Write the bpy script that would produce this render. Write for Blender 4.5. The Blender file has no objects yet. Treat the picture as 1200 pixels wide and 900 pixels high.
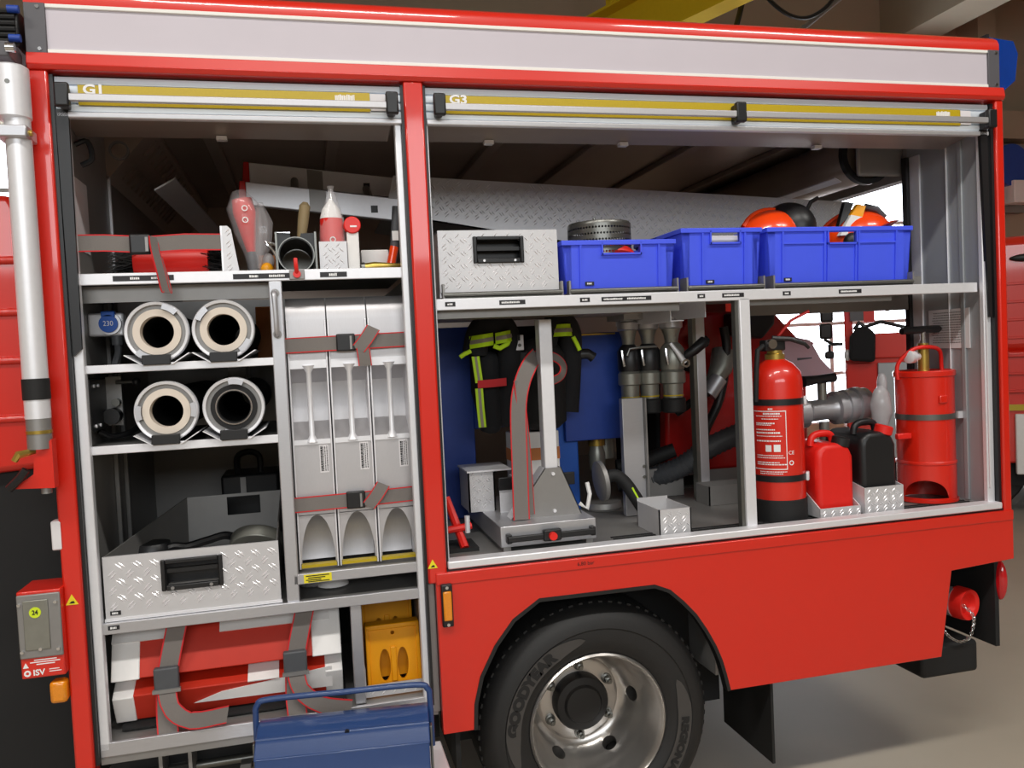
import bpy, bmesh, math, random
from mathutils import Matrix, Vector
random.seed(4)
PI = math.pi
scene = bpy.context.scene
col = scene.collection

# ---------------------------------------------------------------- camera
cam_d = bpy.data.cameras.new('camera'); cam = bpy.data.objects.new('camera', cam_d); col.objects.link(cam)
cam_d.sensor_width = 36.0; cam_d.lens = 970.0 / 1200.0 * 36.0; cam_d.clip_start = 0.05; cam_d.clip_end = 100
YAW, PITCH, ROLL = (math.radians(a) for a in (-13.85, -2.31, 2.69))
cam.matrix_world = (Matrix.Translation((-0.323, -2.471, 1.6)) @ Matrix.Rotation(YAW, 4, 'Z') @ Matrix.Rotation(PITCH, 4, 'X')
                    @ Matrix.Rotation(ROLL, 4, 'Y') @ Matrix.Rotation(PI / 2, 4, 'X'))
scene.camera = cam
# ---------------------------------------------------------------- world, lights, exposure
scene.view_settings.view_transform = 'Standard'; scene.view_settings.look = 'None'
scene.view_settings.gamma = 1.0; scene.view_settings.use_curve_mapping = False
scene.view_settings.exposure = -0.3
w = bpy.data.worlds.new('world'); scene.world = w; w.use_nodes = True
w.node_tree.nodes['Background'].inputs[0].default_value = (0.85, 0.92, 1.0, 1)
w.node_tree.nodes['Background'].inputs[1].default_value = 1.0
def area(name, loc, rot, sx, sy, energy, color=(1, 1, 1)):
    d = bpy.data.lights.new(name, 'AREA'); d.shape = 'RECTANGLE'; d.size = sx; d.size_y = sy; d.energy = energy; d.color = color
    o = bpy.data.objects.new(name, d); col.objects.link(o); o.location = loc; o.rotation_euler = rot
    return o
# daylight of the hall's high window band behind the photographer
area('window_front_offscreen', (-1.0, -8.85, 3.85), (math.radians(90), 0, 0), 7.4, 1.9, 330, (0.92, 0.97, 1.0))
# row of hall ceiling lamps in front of the truck, whose glints lie along the roof edge
for i, lx in enumerate((-4.0, -0.2, 3.6)):
    area('ceiling_lamp_%d_offscreen' % (i + 1), (lx, -3.2, 5.85), (0, 0, 0), 2.4, 0.35, 165, (1.0, 0.97, 0.92))

# ---------------------------------------------------------------- materials
def s2l(c):
    return tuple(((v / 255 / 12.92) if v / 255 <= 0.04045 else ((v / 255 + 0.055) / 1.055) ** 2.4) for v in c)
MATS = {}
def mat(name, rgb, rough=0.5, metal=0.0, coat=0.0, var=0.06, scale=30.0, bump=0.0, bscale=200.0, stretch=(1, 1, 1), emit=None, alpha=None, trans=0.0, spec=0.5):
    m = bpy.data.materials.new(name); m.use_nodes = True; nt = m.node_tree; N = nt.nodes; L = nt.links
    b = N['Principled BSDF']; c = s2l(rgb)
    tc = N.new('ShaderNodeTexCoord'); mp = N.new('ShaderNodeMapping'); mp.inputs['Scale'].default_value = stretch
    L.new(tc.outputs['Object'], mp.inputs['Vector'])
    nz = N.new('ShaderNodeTexNoise'); nz.inputs['Scale'].default_value = scale; nz.inputs['Detail'].default_value = 4
    L.new(mp.outputs['Vector'], nz.inputs['Vector'])
    mx = N.new('ShaderNodeMix'); mx.data_type = 'RGBA'
    mx.inputs[6].default_value = tuple(v * (1 - var) for v in c) + (1,); mx.inputs[7].default_value = tuple(min(1, v * (1 + var)) for v in c) + (1,)
    L.new(nz.outputs['Fac'], mx.inputs[0]); L.new(mx.outputs[2], b.inputs['Base Color'])
    b.inputs['Roughness'].default_value = rough; b.inputs['Metallic'].default_value = metal
    b.inputs['Coat Weight'].default_value = coat; b.inputs['Coat Roughness'].default_value = 0.06
    b.inputs['Specular IOR Level'].default_value = spec
    if trans: b.inputs['Transmission Weight'].default_value = trans
    if alpha is not None: b.inputs['Alpha'].default_value = alpha
    if bump:
        n2 = N.new('ShaderNodeTexNoise'); n2.inputs['Scale'].default_value = bscale; L.new(mp.outputs['Vector'], n2.inputs['Vector'])
        bp = N.new('ShaderNodeBump'); bp.inputs['Strength'].default_value = bump; bp.inputs['Distance'].default_value = 0.002
        L.new(n2.outputs['Fac'], bp.inputs['Height']); L.new(bp.outputs['Normal'], b.inputs['Normal'])
    if emit:
        b.inputs['Emission Color'].default_value = s2l(emit[0]) + (1,); b.inputs['Emission Strength'].default_value = emit[1]
    MATS[name] = m
    return m
red = mat('red_paint', (216, 31, 9), 0.36, coat=0.8, var=0.03, scale=6)
redp = mat('red_plastic', (224, 34, 26), 0.4, var=0.05)
redbag = mat('red_pump_paint', (190, 24, 20), 0.4, coat=0.4, var=0.1)
orange = mat('orange_helmet', (255, 72, 12), 0.25, coat=0.6, var=0.03)
dorange = mat('red_orange_panel', (190, 38, 10), 0.6, var=0.06)
alu = mat('aluminium', (196, 196, 200), 0.4, metal=0.7, var=0.05, scale=40, stretch=(1, 1, 8), bump=0.05)
alul = mat('light_aluminium', (236, 236, 240), 0.42, metal=0.35, var=0.04, scale=60)
alud = mat('dull_aluminium', (150, 148, 146), 0.5, metal=0.6, var=0.08, scale=20)
alux = mat('interior_panel', (158, 156, 154), 0.5, metal=0.4, var=0.1, scale=10)
brush = mat('brushed_aluminium', (196, 194, 196), 0.46, metal=0.7, var=0.07, scale=60, stretch=(14, 1, 1), bump=0.06)
tread = mat('tread_plate', (208, 207, 209), 0.42, metal=0.3, var=0.05)
lugm = mat('tread_lug', (240, 238, 240), 0.3, metal=0.45, var=0.03)
ceilm = mat('compartment_ceiling', (186, 170, 158), 0.38, metal=0.6, var=0.12, scale=4)
shut = mat('shutter_silver', (214, 222, 230), 0.45, metal=0.1, var=0.03, stretch=(1, 1, 10))
strip = mat('light_strip_lens', (204, 196, 204), 0.35, var=0.03, scale=8, coat=0.3)
trimw = mat('white_trim', (240, 238, 232), 0.35, var=0.02)
capg = mat('grey_end_cap', (88, 86, 90), 0.45, var=0.05)
black = mat('black_plastic', (26, 26, 28), 0.4, var=0.1)
rubber = mat('black_rubber', (22, 22, 23), 0.7, var=0.15, bump=0.2)
matte = mat('matte_black', (26, 26, 27), 0.8, var=0.1)
fabric = mat('black_fabric', (24, 24, 27), 0.9, var=0.25, scale=200, bump=0.3)
yrefl = mat('yellow_reflective', (190, 164, 22), 0.4, var=0.08, scale=150)
hivis = mat('hi_vis_yellow', (200, 240, 30), 0.6, var=0.05)
greyref = mat('grey_reflective', (150, 140, 122), 0.5, var=0.05)
yell = mat('chock_yellow', (246, 164, 10), 0.4, var=0.05)
craneY = mat('crane_yellow', (216, 182, 10), 0.9, var=0.05)
blue = mat('crate_blue', (74, 96, 246), 0.42, var=0.04, scale=20)
dblue = mat('dark_blue_board', (30, 66, 156), 0.45, var=0.1)
mblue = mat('mid_blue_board', (30, 92, 190), 0.5, var=0.06)
tblue = mat('toolbox_blue', (34, 64, 116), 0.4, coat=0.4, var=0.06, bump=0.1)
bglass = mat('blue_beacon', (20, 70, 170), 0.12, coat=1.0, var=0.1, trans=0.3)
web = mat('grey_webbing', (122, 116, 112), 0.8, var=0.1, scale=400, stretch=(1, 1, 1), bump=0.4, bscale=900)
webr = mat('red_webbing_edge', (206, 34, 40), 0.7, var=0.08)
white = mat('white_plastic', (236, 234, 232), 0.5, var=0.03)
paper = mat('paper', (225, 222, 224), 0.7, var=0.04)
cream = mat('cream_gasket', (224, 212, 198), 0.6, var=0.04)
brass = mat('brass', (196, 168, 84), 0.3, metal=0.8, var=0.08)
chrome = mat('chrome', (214, 214, 216), 0.18, metal=1.0, var=0.03)
steel = mat('dark_steel', (120, 120, 116), 0.35, metal=0.8, var=0.1)
gun = mat('gunmetal', (146, 146, 138), 0.38, metal=0.6, var=0.15)
wood = mat('pale_wood', (222, 194, 144), 0.55, var=0.12, scale=12, stretch=(6, 6, 1))
amber = mat('amber_lens', (232, 140, 16), 0.2, coat=0.8, var=0.15, scale=200)
redlens = mat('red_lens', (190, 16, 26), 0.15, coat=1.0, var=0.1)
film = mat('clear_film', (236, 232, 234), 0.12, var=0.04, alpha=0.2, coat=0.8)
bagm = mat('grey_plastic_bag', (196, 194, 196), 0.3, var=0.1, alpha=0.85, coat=0.5, bump=0.5, bscale=40)
pinkbag = mat('white_pink_bag', (240, 214, 222), 0.4, var=0.06, bump=0.4, bscale=25)
lblack = mat('label_black', (34, 32, 36), 0.5, var=0.03)
inkw = mat('ink_white', (242, 242, 242), 0.6, var=0.01)
inkb = mat('ink_black', (20, 20, 22), 0.6, var=0.01)
sticky = mat('sticker_yellow', (240, 224, 40), 0.5, var=0.02)
lime = mat('lime_sticker', (212, 232, 40), 0.5, var=0.02)
cable = mat('grey_hose', (78, 80, 84), 0.5, var=0.1)
cardo = mat('cardboard_orange', (206, 128, 70), 0.6, var=0.08)
concrete = mat('concrete_floor', (172, 162, 146), 0.6, var=0.16, scale=1.6, bump=0.15, bscale=60)
wallm = mat('beige_wall', (166, 152, 132), 0.85, var=0.06, scale=0.8)
ceilh = mat('hall_ceiling', (160, 150, 132), 0.9, var=0.06, scale=0.5)
glow = mat('daylight_window', (255, 255, 255), 0.6, var=0.0, emit=((236, 246, 255), 7.0))
frameg = mat('window_frame_grey', (226, 226, 228), 0.5, var=0.05)
panelg = mat('panel_grey', (168, 172, 176), 0.45, metal=0.3, var=0.06, scale=5)
wheelal = mat('polished_rim', (200, 196, 192), 0.28, metal=0.9, var=0.05)
tyrem = mat('tyre_rubber', (30, 29, 29), 0.62, var=0.12, scale=60, bump=0.2)
tyreband = mat('sheen_sidewall_band', (66, 63, 61), 0.6, var=0.12)  # lighter grey paints in the sheen of the glossy sidewall moulding
tyretx = mat('tyre_lettering', (26, 25, 25), 0.7, var=0.05)

def make_translucent(m, rgb, fac):
    nt = m.node_tree; b = nt.nodes['Principled BSDF']; out = [n for n in nt.nodes if n.type == 'OUTPUT_MATERIAL'][0]
    tr = nt.nodes.new('ShaderNodeBsdfTranslucent'); tr.inputs['Color'].default_value = s2l(rgb) + (1,)
    mx = nt.nodes.new('ShaderNodeMixShader'); mx.inputs[0].default_value = fac
    nt.links.new(b.outputs[0], mx.inputs[1]); nt.links.new(tr.outputs[0], mx.inputs[2]); nt.links.new(mx.outputs[0], out.inputs['Surface'])
make_translucent(pinkbag, (255, 236, 242), 0.6); make_translucent(bagm, (235, 235, 238), 0.35)

# ---------------------------------------------------------------- mesh helpers
class MB:
    def __init__(s, T=None): s.v = []; s.f = []; s.T = T
    def add(s, vs, fs):
        o = len(s.v)
        for p in vs:
            p = Vector(p); s.v.append(s.T @ p if s.T else p)
        s.f += [tuple(i + o for i in f) for f in fs]; return s
    def box(s, x0, x1, y0, y1, z0, z1):
        vs = [(x, y, z) for x in (x0, x1) for y in (y0, y1) for z in (z0, z1)]
        return s.add(vs, [(0, 1, 3, 2), (4, 6, 7, 5), (0, 4, 5, 1), (2, 3, 7, 6), (0, 2, 6, 4), (1, 5, 7, 3)])
    def hexa(s, q0, q1):      # two quads, same winding
        vs = list(q0) + list(q1)
        return s.add(vs, [(3, 2, 1, 0), (4, 5, 6, 7)] + [(i, (i + 1) % 4, 4 + (i + 1) % 4, 4 + i) for i in range(4)])
    def prism(s, poly, a, b, plane='xz'):
        n = len(poly)
        def P(p, t): return {'xz': (p[0], t, p[1]), 'yz': (t, p[0], p[1]), 'xy': (p[0], p[1], t)}[plane]
        vs = [P(p, a) for p in poly] + [P(p, b) for p in poly]
        return s.add(vs, [tuple(range(n)), tuple(range(2 * n - 1, n - 1, -1))] + [((i + 1) % n, i, i + n, (i + 1) % n + n) for i in range(n)])
    def lathe(s, prof, o, axis, n=32, closed=False, a0=0.0, a1=2 * PI):
        ax = Vector(axis).normalized(); o = Vector(o)
        u = ax.orthogonal().normalized() if abs(ax.x) + abs(ax.y) + abs(ax.z) else Vector((1, 0, 0)); v = ax.cross(u)
        full = abs(a1 - a0 - 2 * PI) < 1e-6; cnt = n if full else n + 1
        vs = []
        for r, h in prof:
            for i in range(cnt):
                a = a0 + (a1 - a0) * i / n
                vs.append(o + ax * h + (u * math.cos(a) + v * math.sin(a)) * r)
        fs = []; m = len(prof)
        for j in range(m if closed else m - 1):
            k = (j + 1) % m
            for i in range(n):
                i2 = (i + 1) % cnt
                fs.append((j * cnt + i, j * cnt + i2, k * cnt + i2, k * cnt + i))
        if not closed and full:
            if prof[0][0] > 1e-6: fs.append(tuple(range(cnt - 1, -1, -1)))
            if prof[-1][0] > 1e-6: fs.append(tuple((m - 1) * cnt + i for i in range(cnt)))
        return s.add(vs, fs)
    def cyl(s, p0, p1, r0, r1=None, n=20):
        p0 = Vector(p0); p1 = Vector(p1); d = p1 - p0
        return s.lathe([(r0, 0), (r0 if r1 is None else r1, d.length)], p0, d, n)
    def ring(s, p0, p1, ro, ri, n=32):
        p0 = Vector(p0); p1 = Vector(p1); d = p1 - p0; h = d.length
        return s.lathe([(ri, 0), (ro, 0), (ro, h), (ri, h)], p0, d, n, closed=True)
    def tube(s, pts, r, n=8, smooth=0):
        pts = [Vector(p) for p in pts]
        if smooth: pts = spline(pts, smooth)
        rings = []; prev = None
        for i, p in enumerate(pts):
            d = (pts[min(i + 1, len(pts) - 1)] - pts[max(i - 1, 0)]).normalized()
            if prev is None: u = d.orthogonal().normalized()
            else:
                u = prev - d * prev.dot(d)
                u = u.normalized() if u.length > 1e-6 else d.orthogonal().normalized()
            prev = u; v = d.cross(u); rr = r[i] if isinstance(r, (list, tuple)) else r
            rings.append([p + (u * math.cos(2 * PI * k / n) + v * math.sin(2 * PI * k / n)) * rr for k in range(n)])
        vs = [p for q in rings for p in q]; m = len(rings)
        fs = [(j * n + k, j * n + (k + 1) % n, (j + 1) * n + (k + 1) % n, (j + 1) * n + k) for j in range(m - 1) for k in range(n)]
        fs += [tuple(range(n - 1, -1, -1)), tuple((m - 1) * n + k for k in range(n))]
        return s.add(vs, fs)
    def ell(s, c, r, nu=20, nv=12, v0=-PI / 2, v1=PI / 2):
        c = Vector(c)
        prof = []
        vs = []
        for j in range(nv + 1):
            t = v0 + (v1 - v0) * j / nv
            for i in range(nu):
                a = 2 * PI * i / nu
                vs.append(c + Vector((r[0] * math.cos(t) * math.cos(a), r[1] * math.cos(t) * math.sin(a), r[2] * math.sin(t))))
        fs = [(j * nu + i, j * nu + (i + 1) % nu, (j + 1) * nu + (i + 1) % nu, (j + 1) * nu + i) for j in range(nv) for i in range(nu)]
        fs += [tuple(range(nu - 1, -1, -1)), tuple(nv * nu + i for i in range(nu))]
        return s.add(vs, fs)
    def blob(s, c, r, amp, seed, nu=18, nv=14):
        rnd = random.Random(seed); ph = [(rnd.uniform(1, 4), rnd.uniform(1, 4), rnd.uniform(0, 6)) for _ in range(6)]; o = len(s.v); s.ell(c, r, nu, nv); c = Vector(c)
        for i in range(o, len(s.v)):
            d = s.v[i] - c; q = sum(math.sin(a * d.x / r[0] * 2 + b * d.z / r[2] * 2 + p + d.y / r[1]) for a, b, p in ph) / 6
            s.v[i] = c + d * (1 + amp * q)
        return s
    def ribbon(s, pts, wd, a, b, th=0.002, nrm=None):
        # flat band along pts; wd = width direction (one or per point), spans a..b along it
        pts = [Vector(p) for p in pts]; n = len(pts)
        wds = [Vector(x).normalized() for x in wd] if isinstance(wd, list) else [Vector(wd).normalized()] * n
        vs = []
        for i, p in enumerate(pts):
            d = (pts[min(i + 1, n - 1)] - pts[max(i - 1, 0)]).normalized(); nn = d.cross(wds[i]).normalized() * th / 2
            vs += [p + wds[i] * a - nn, p + wds[i] * b - nn, p + wds[i] * b + nn, p + wds[i] * a + nn]
        fs = [(3, 2, 1, 0), tuple(4 * (n - 1) + k for k in range(4))]
        for i in range(n - 1):
            fs += [(4 * i + k, 4 * i + (k + 1) % 4, 4 * i + 4 + (k + 1) % 4, 4 * i + 4 + k) for k in range(4)]
        return s.add(vs, fs)
    def plate_hole(s, x0, x1, z0, z1, hx0, hx1, hz0, hz1, y0, y1):
        s.box(x0, hx0, y0, y1, z0, z1); s.box(hx1, x1, y0, y1, z0, z1); s.box(hx0, hx1, y0, y1, z0, hz0); s.box(hx0, hx1, y0, y1, hz1, z1); return s
    def plate_oval(s, x0, x1, z0, z1, cx, cz, rx, rz, y0, y1, n=32):
        vo, vi = [], []
        for i in range(n):
            a = 2 * PI * i / n; c, q = math.cos(a), math.sin(a)
            vi.append((cx + rx * c, cz + rz * q))
            t = min((x1 - cx) / c if c > 1e-9 else 1e9, (x0 - cx) / c if c < -1e-9 else 1e9, (z1 - cz) / q if q > 1e-9 else 1e9, (z0 - cz) / q if q < -1e-9 else 1e9)
            vo.append((cx + t * c, cz + t * q))
        corners = [(x1, z1), (x0, z1), (x0, z0), (x1, z0)]
        for (kx, kz) in corners:      # snap nearest boundary sample to each corner
            j = min(range(n), key=lambda i: (vo[i][0] - kx) ** 2 + (vo[i][1] - kz) ** 2); vo[j] = (kx, kz)
        vs = []
        for y in (y0, y1): vs += [(p[0], y, p[1]) for p in vo] + [(p[0], y, p[1]) for p in vi]
        fs = []
        for i in range(n):
            j = (i + 1) % n
            fs += [(i, j, n + j, n + i), (2 * n + j, 2 * n + i, 3 * n + i, 3 * n + j), (n + i, n + j, 3 * n + j, 3 * n + i), (j, i, 2 * n + i, 2 * n + j)]
        return s.add(vs, fs)
    def lugs(s, o, U, V, u1, v1, pitch=0.04, ln=0.026, wd=0.0055, h=0.0016, keep=()):
        o = Vector(o); U = Vector(U).normalized(); V = Vector(V).normalized(); Nn = U.cross(V)
        nu = int(u1 / pitch) + 2; nv = int(v1 / pitch) + 2
        for i in range(-1, nu * 2):
            for j in range(-1, nv * 2):
                if (i + j) % 2: continue
                cu, cv = i * pitch / 2, j * pitch / 2
                sg = 1 if i % 2 else -1
                for q in (-1, 1):
                    du, dv = 0.7071, 0.7071 * sg
                    pu, pv = cu - dv * 0.0045 * q + du * 0.002 * q, cv + du * 0.0045 * q + dv * 0.002 * q
                    if not (ln * .36 < pu < u1 - ln * .36 and ln * .36 < pv < v1 - ln * .36): continue
                    if any(a - .006 < pu < b + .006 and c - .006 < pv < d + .006 for a, b, c, d in keep): continue
                    C = o + U * pu + V * pv; D = (U * du + V * dv) * ln / 2; W = (U * -dv + V * du) * wd / 2
                    s.add([C - D, C + W, C + D, C - W, C - D * .5 + Nn * h, C + D * .5 + Nn * h],
                          [(0, 3, 4), (3, 2, 5, 4), (2, 1, 5), (1, 0, 4, 5)])
        return s
def spline(pts, k):
    pts = [Vector(p) for p in pts]; out = []
    for i in range(len(pts) - 1):
        p0 = pts[max(i - 1, 0)]; p1 = pts[i]; p2 = pts[i + 1]; p3 = pts[min(i + 2, len(pts) - 1)]
        for j in range(k):
            t = j / k
            out.append(0.5 * ((2 * p1) + (p2 - p0) * t + (2 * p0 - 5 * p1 + 4 * p2 - p3) * t * t + (3 * p1 - p0 - 3 * p2 + p3) * t ** 3))
    out.append(pts[-1]); return out
def bool_cut(A, C):      # A minus C, both closed solids; real openings instead of dark patches
    obs = []
    for q in (A, C):
        me = bpy.data.meshes.new('tmp'); me.from_pydata([tuple(p) for p in q.v], [], q.f)
        bm = bmesh.new(); bm.from_mesh(me); bmesh.ops.remove_doubles(bm, verts=bm.verts, dist=1e-6); bmesh.ops.recalc_face_normals(bm, faces=bm.faces); bm.to_mesh(me); bm.free()
        o = bpy.data.objects.new('tmp', me); col.objects.link(o); obs.append(o)
    m = obs[0].modifiers.new('cut', 'BOOLEAN'); m.operation = 'DIFFERENCE'; m.solver = 'EXACT'; m.object = obs[1]
    dg = bpy.context.evaluated_depsgraph_get(); me = bpy.data.meshes.new_from_object(obs[0].evaluated_get(dg))
    r = MB(); r.add([v.co.copy() for v in me.vertices], [tuple(p.vertices) for p in me.polygons])
    for o in obs: d = o.data; bpy.data.objects.remove(o); bpy.data.meshes.remove(d)
    bpy.data.meshes.remove(me)
    return r
WL = {}
def place(o, c, parent):
    WL[o] = Vector(c)
    if parent is not None: o.parent = parent; o.location = Vector(c) - WL[parent]
    else: o.location = c
def part(mb, name, m, parent=None, label=None, bev=0.0, ang=38, seg=2, kind=None):
    me = bpy.data.meshes.new(name)
    lo = Vector([min(p[i] for p in mb.v) for i in range(3)]); hi = Vector([max(p[i] for p in mb.v) for i in range(3)]); c = (lo + hi) / 2
    me.from_pydata([p - c for p in mb.v], [], mb.f)
    bm = bmesh.new(); bm.from_mesh(me); bmesh.ops.recalc_face_normals(bm, faces=bm.faces); bm.to_mesh(me); bm.free()
    me.materials.append(m); me.polygons.foreach_set('use_smooth', [True] * len(me.polygons)); me.set_sharp_from_angle(angle=math.radians(ang)); me.update()
    o = bpy.data.objects.new(name, me); col.objects.link(o); place(o, c, parent)
    if bev:
        b = o.modifiers.new('bevel', 'BEVEL'); b.width = bev; b.segments = seg; b.limit_method = 'ANGLE'; b.angle_limit = math.radians(40)
        b.use_clamp_overlap = True
    if label: o['label'] = label
    if kind: o['kind'] = kind
    return o
def tag(o, label, cat, group=None):
    o['label'] = label; o['category'] = cat
    if group: o['group'] = group
    return o
def thing(name, label, cat, loc, group=None):
    o = bpy.data.objects.new(name, None); o.empty_display_size = 0.05; col.objects.link(o); place(o, loc, None)
    return tag(o, label, cat, group)
def struct(mb, name, m, parent=None, **k):
    o = part(mb, name, m, parent, **k)
    if parent is None: o['kind'] = 'structure'
    return o
def B(*a): return MB().box(*a)
TEXTS = []
def text(body, size, M, m, parent, name='lettering', bend=None, sx=1.0, bold=0.0, align='CENTER'):
    TEXTS.append((body, size, M, m, parent, name, bend, sx, bold, align))
FRONT = Matrix.Rotation(PI / 2, 4, 'X')      # text reading from -y
def tfront(x, y, z, roty=0.0): return Matrix.Translation((x, y, z)) @ Matrix.Rotation(roty, 4, 'Y') @ FRONT
def flush_texts():
    tmp = []
    for (body, size, M, m, parent, name, bend, sx, bold, align) in TEXTS:
        cu = bpy.data.curves.new('t', 'FONT'); cu.body = body; cu.size = size; cu.align_x = align; cu.align_y = 'CENTER'; cu.offset = bold; cu.resolution_u = 3
        o = bpy.data.objects.new('t', cu); col.objects.link(o); tmp.append(o)
    dg = bpy.context.evaluated_depsgraph_get()
    for o, (body, size, M, m, parent, name, bend, sx, bold, align) in zip(tmp, TEXTS):
        me = bpy.data.meshes.new_from_object(o.evaluated_get(dg))
        mb = MB(); vs = []
        for vv in me.vertices:
            x, y = vv.co.x * sx, vv.co.y
            if bend:      # bend = (centre, radius, angle): arc of lettering in the xz plane
                c, r, a0 = bend; a = a0 - x / r; rr = r + y
                vs.append((c[0] + rr * math.cos(a), c[1], c[2] + rr * math.sin(a)))
            else: vs.append(M @ Vector((x, y, 0)))
        mb.add(vs, [tuple(p.vertices) for p in me.polygons])
        if mb.f: part(mb, name, m, parent)
        bpy.data.objects.remove(o); bpy.data.meshes.remove(me)
def label_plate(x0, x1, z0, z1, y, parent, ink=True, words=1):
    p = part(B(x0, x1, y - .0012, y + .001, z0, z1), 'label_plate', lblack, parent)
    return p
def inkbars(x0, x1, z0, z1, y, parent, n=1):
    mb = MB(); wdt = (x1 - x0)
    for i in range(n):
        a = x0 + wdt * i / n; x = a; e = a + wdt / n * .8
        while x < e:
            s_ = random.uniform(.0025, .005); hz = random.uniform(.2, .0); mb.box(x, min(x + s_, e), y - .0004, y + .0004, z0, z1 - (z1 - z0) * hz); x += s_ + .0012
    return part(mb, 'print', inkw, parent)
def strap(name, label, pts, wd, half, cat='strap', group=None, buckle=None, parent=None):
    loc = pts[0]
    t = thing(name, label, cat, loc, group) if parent is None else parent
    part(MB().ribbon(pts, wd, -half * .86, half * .86), 'webbing', web, t)
    for q in (-1, 1):
        a, b = sorted((q * half * .86, q * half)); part(MB().ribbon(pts, wd, a, b, .0028), 'edge_binding', webr, t)
    return t
# ================================================================ the hall
floor = struct(B(-9, 12, -9, 8, -0.125, -0.025), 'floor', concrete)
struct(B(-9, 12, -9, 8, 6.5, 6.6), 'ceiling', ceilh)
wb = struct(MB().box(-9, 4.7, 7.9, 8, -.025, 6.5).box(9.2, 12, 7.9, 8, -.025, 6.5).box(4.7, 9.2, 7.9, 8, -.025, .35).box(4.7, 9.2, 7.9, 8, 3.9, 6.5), 'wall_back', wallm)
struct(B(-9, -8.9, -9, 8, 0, 6.5), 'wall_left', wallm)
struct(B(11.9, 12, -9, 8, 0, 6.5), 'wall_right', wallm)
struct(B(-9, 12, -9, -8.9, 0, 6.5), 'wall_front', wallm)
def window(name, x0, x1, z0, z1, y, cols, rows):
    g = struct(B(x0, x1, y + .03, y + .05, z0, z1), name, glow)
    for i in range(cols + 1):
        x = x0 + (x1 - x0) * i / cols; part(B(x - .03, x + .03, y - .02, y + .05, z0, z1), 'mullion', frameg, g)
    for j in range(rows + 1):
        z = z0 + (z1 - z0) * j / rows; part(B(x0, x1, y - .015, y + .045, z - .025, z + .025), 'transom', frameg, g)
window('window_1', 4.7, 9.2, .35, 3.9, 7.92, 2, 5)
window('window_2', -5.6, -2.6, 3.0, 4.9, 7.83, 3, 3)
struct(B(9.2, 9.5, 7.5, 7.9, -.025, 6.5), 'trim_1', wallm)
struct(B(-9, 12, 7.6, 7.9, 4.35, 4.75), 'trim_2', wallm)
struct(B(7.9, 8.5, -9, 7.9, 5.7, 6.5), 'trim_3', ceilh)
# crane beam, cables and conduit seen over the roof
t = thing('crane_beam', 'yellow painted crane beam under the hall ceiling', 'crane beam', (3.42, 5.0, 6.5))
Tb = Matrix.Translation((3.75, 5.0, 5.05)) @ Matrix.Rotation(math.radians(111), 4, 'Z')
part(MB(Tb).box(-3.4, 2.6, -.03, .03, -.2, .25), 'web_plate', craneY, t); part(MB(Tb).box(-3.4, 2.6, -.12, .12, -.23, -.2), 'lower_flange', craneY, t); part(MB(Tb).box(-3.4, 2.6, -.2, .2, .25, .28), 'upper_flange', craneY, t)
for x in (-2.0, 1.5): part(MB(Tb).box(x - .04, x + .04, -.04, .04, .28, 1.45), 'hanger', craneY, t)
tag(part(MB().tube([(4.2, 5.4, 6.5), (4.35, 5.4, 5.5), (4.7, 5.4, 5.05), (5.1, 5.4, 5.0), (5.45, 5.4, 5.4), (5.6, 5.4, 6.5)], .022, smooth=8), 'power_cable', black), 'black power cable sagging in a loop from the ceiling', 'cable')
tag(part(MB().tube([(3.9, 5.2, 4.35), (4.15, 5.2, 5.0), (4.5, 5.2, 6.5)], .03, smooth=8), 'thick_cable', black), 'thick black cable running up beside the yellow crane beam', 'cable')
tag(part(MB().cyl((4.3, 5.6, 4.35), (7.2, 5.6, 6.5), .03), 'conduit_pipe', alud), 'pale straight metal pipe slanting up to the ceiling', 'pipe')

# ================================================================ the fire engine
truck = thing('fire_truck', 'red fire engine body with raised shutters and open equipment compartments', 'fire truck', (0.5, 1.1, 0))
def tp(mb, name, m, parent=truck, **k): return part(mb, name, m, parent, **k)
# roof edge, light strip, lower rail
prof = [(0.0, 2.582), (0.0, 2.605), (.008, 2.622), (.028, 2.636), (.07, 2.645), (.2, 2.65), (2.2, 2.65), (2.3, 2.62), (2.3, 2.46), (.02, 2.46), (.02, 2.582)]
tp(MB().prism(prof, -1.0, 2.125, 'yz'), 'roof', red)
ls = tp(B(-.948, 2.076, .004, .03, 2.462, 2.574), 'light_strip', strip, label='long pale light strip under the roof edge')
for z in (2.452, 2.572): tp(B(-.948, 2.076, -.002, .03, z, z + .011), 'edge_trim', trimw, ls, bev=.002)
for x0, x1 in ((-1.0, -.948), (2.076, 2.123)):
    c = tp(B(x0, x1, -.003, .03, 2.45, 2.584), 'end_cap', capg, ls, bev=.002)
    for z in (2.462, 2.573): tp(MB().cyl(((x0 + x1) / 2 + .008, -.006, z), ((x0 + x1) / 2 + .008, 0, z), .005, n=10), 'screw', chrome, ls)
tp(MB().prism([(-.004, 2.408), (-.012, 2.42), (-.006, 2.452), (.05, 2.452), (.05, 2.408)], -1.0, 2.137, 'yz'), 'lower_rail', red, bev=.002)
# posts
tp(B(-1.003, -.953, 0, .06, .42, 2.41), 'post', red, bev=.006)
tp(B(-.002, .056, 0, .06, .905, 2.41), 'post', red, bev=.006)
tp(B(2.104, 2.138, 0, .06, .76, 2.41), 'post', red, bev=.006)
tp(B(-.953, -.944, .012, .05, .5, 2.40), 'door_seal', black); tp(B(-.01, -.002, .012, .05, .53, 2.40), 'door_seal', black)
tp(B(.056, .064, .012, .05, .95, 2.40), 'door_seal', black); tp(B(2.093, 2.104, .012, .05, .95, 2.40), 'door_seal', black)
tp(B(.056, 2.104, .006, .05, .936, .944), 'door_seal', black)
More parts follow.
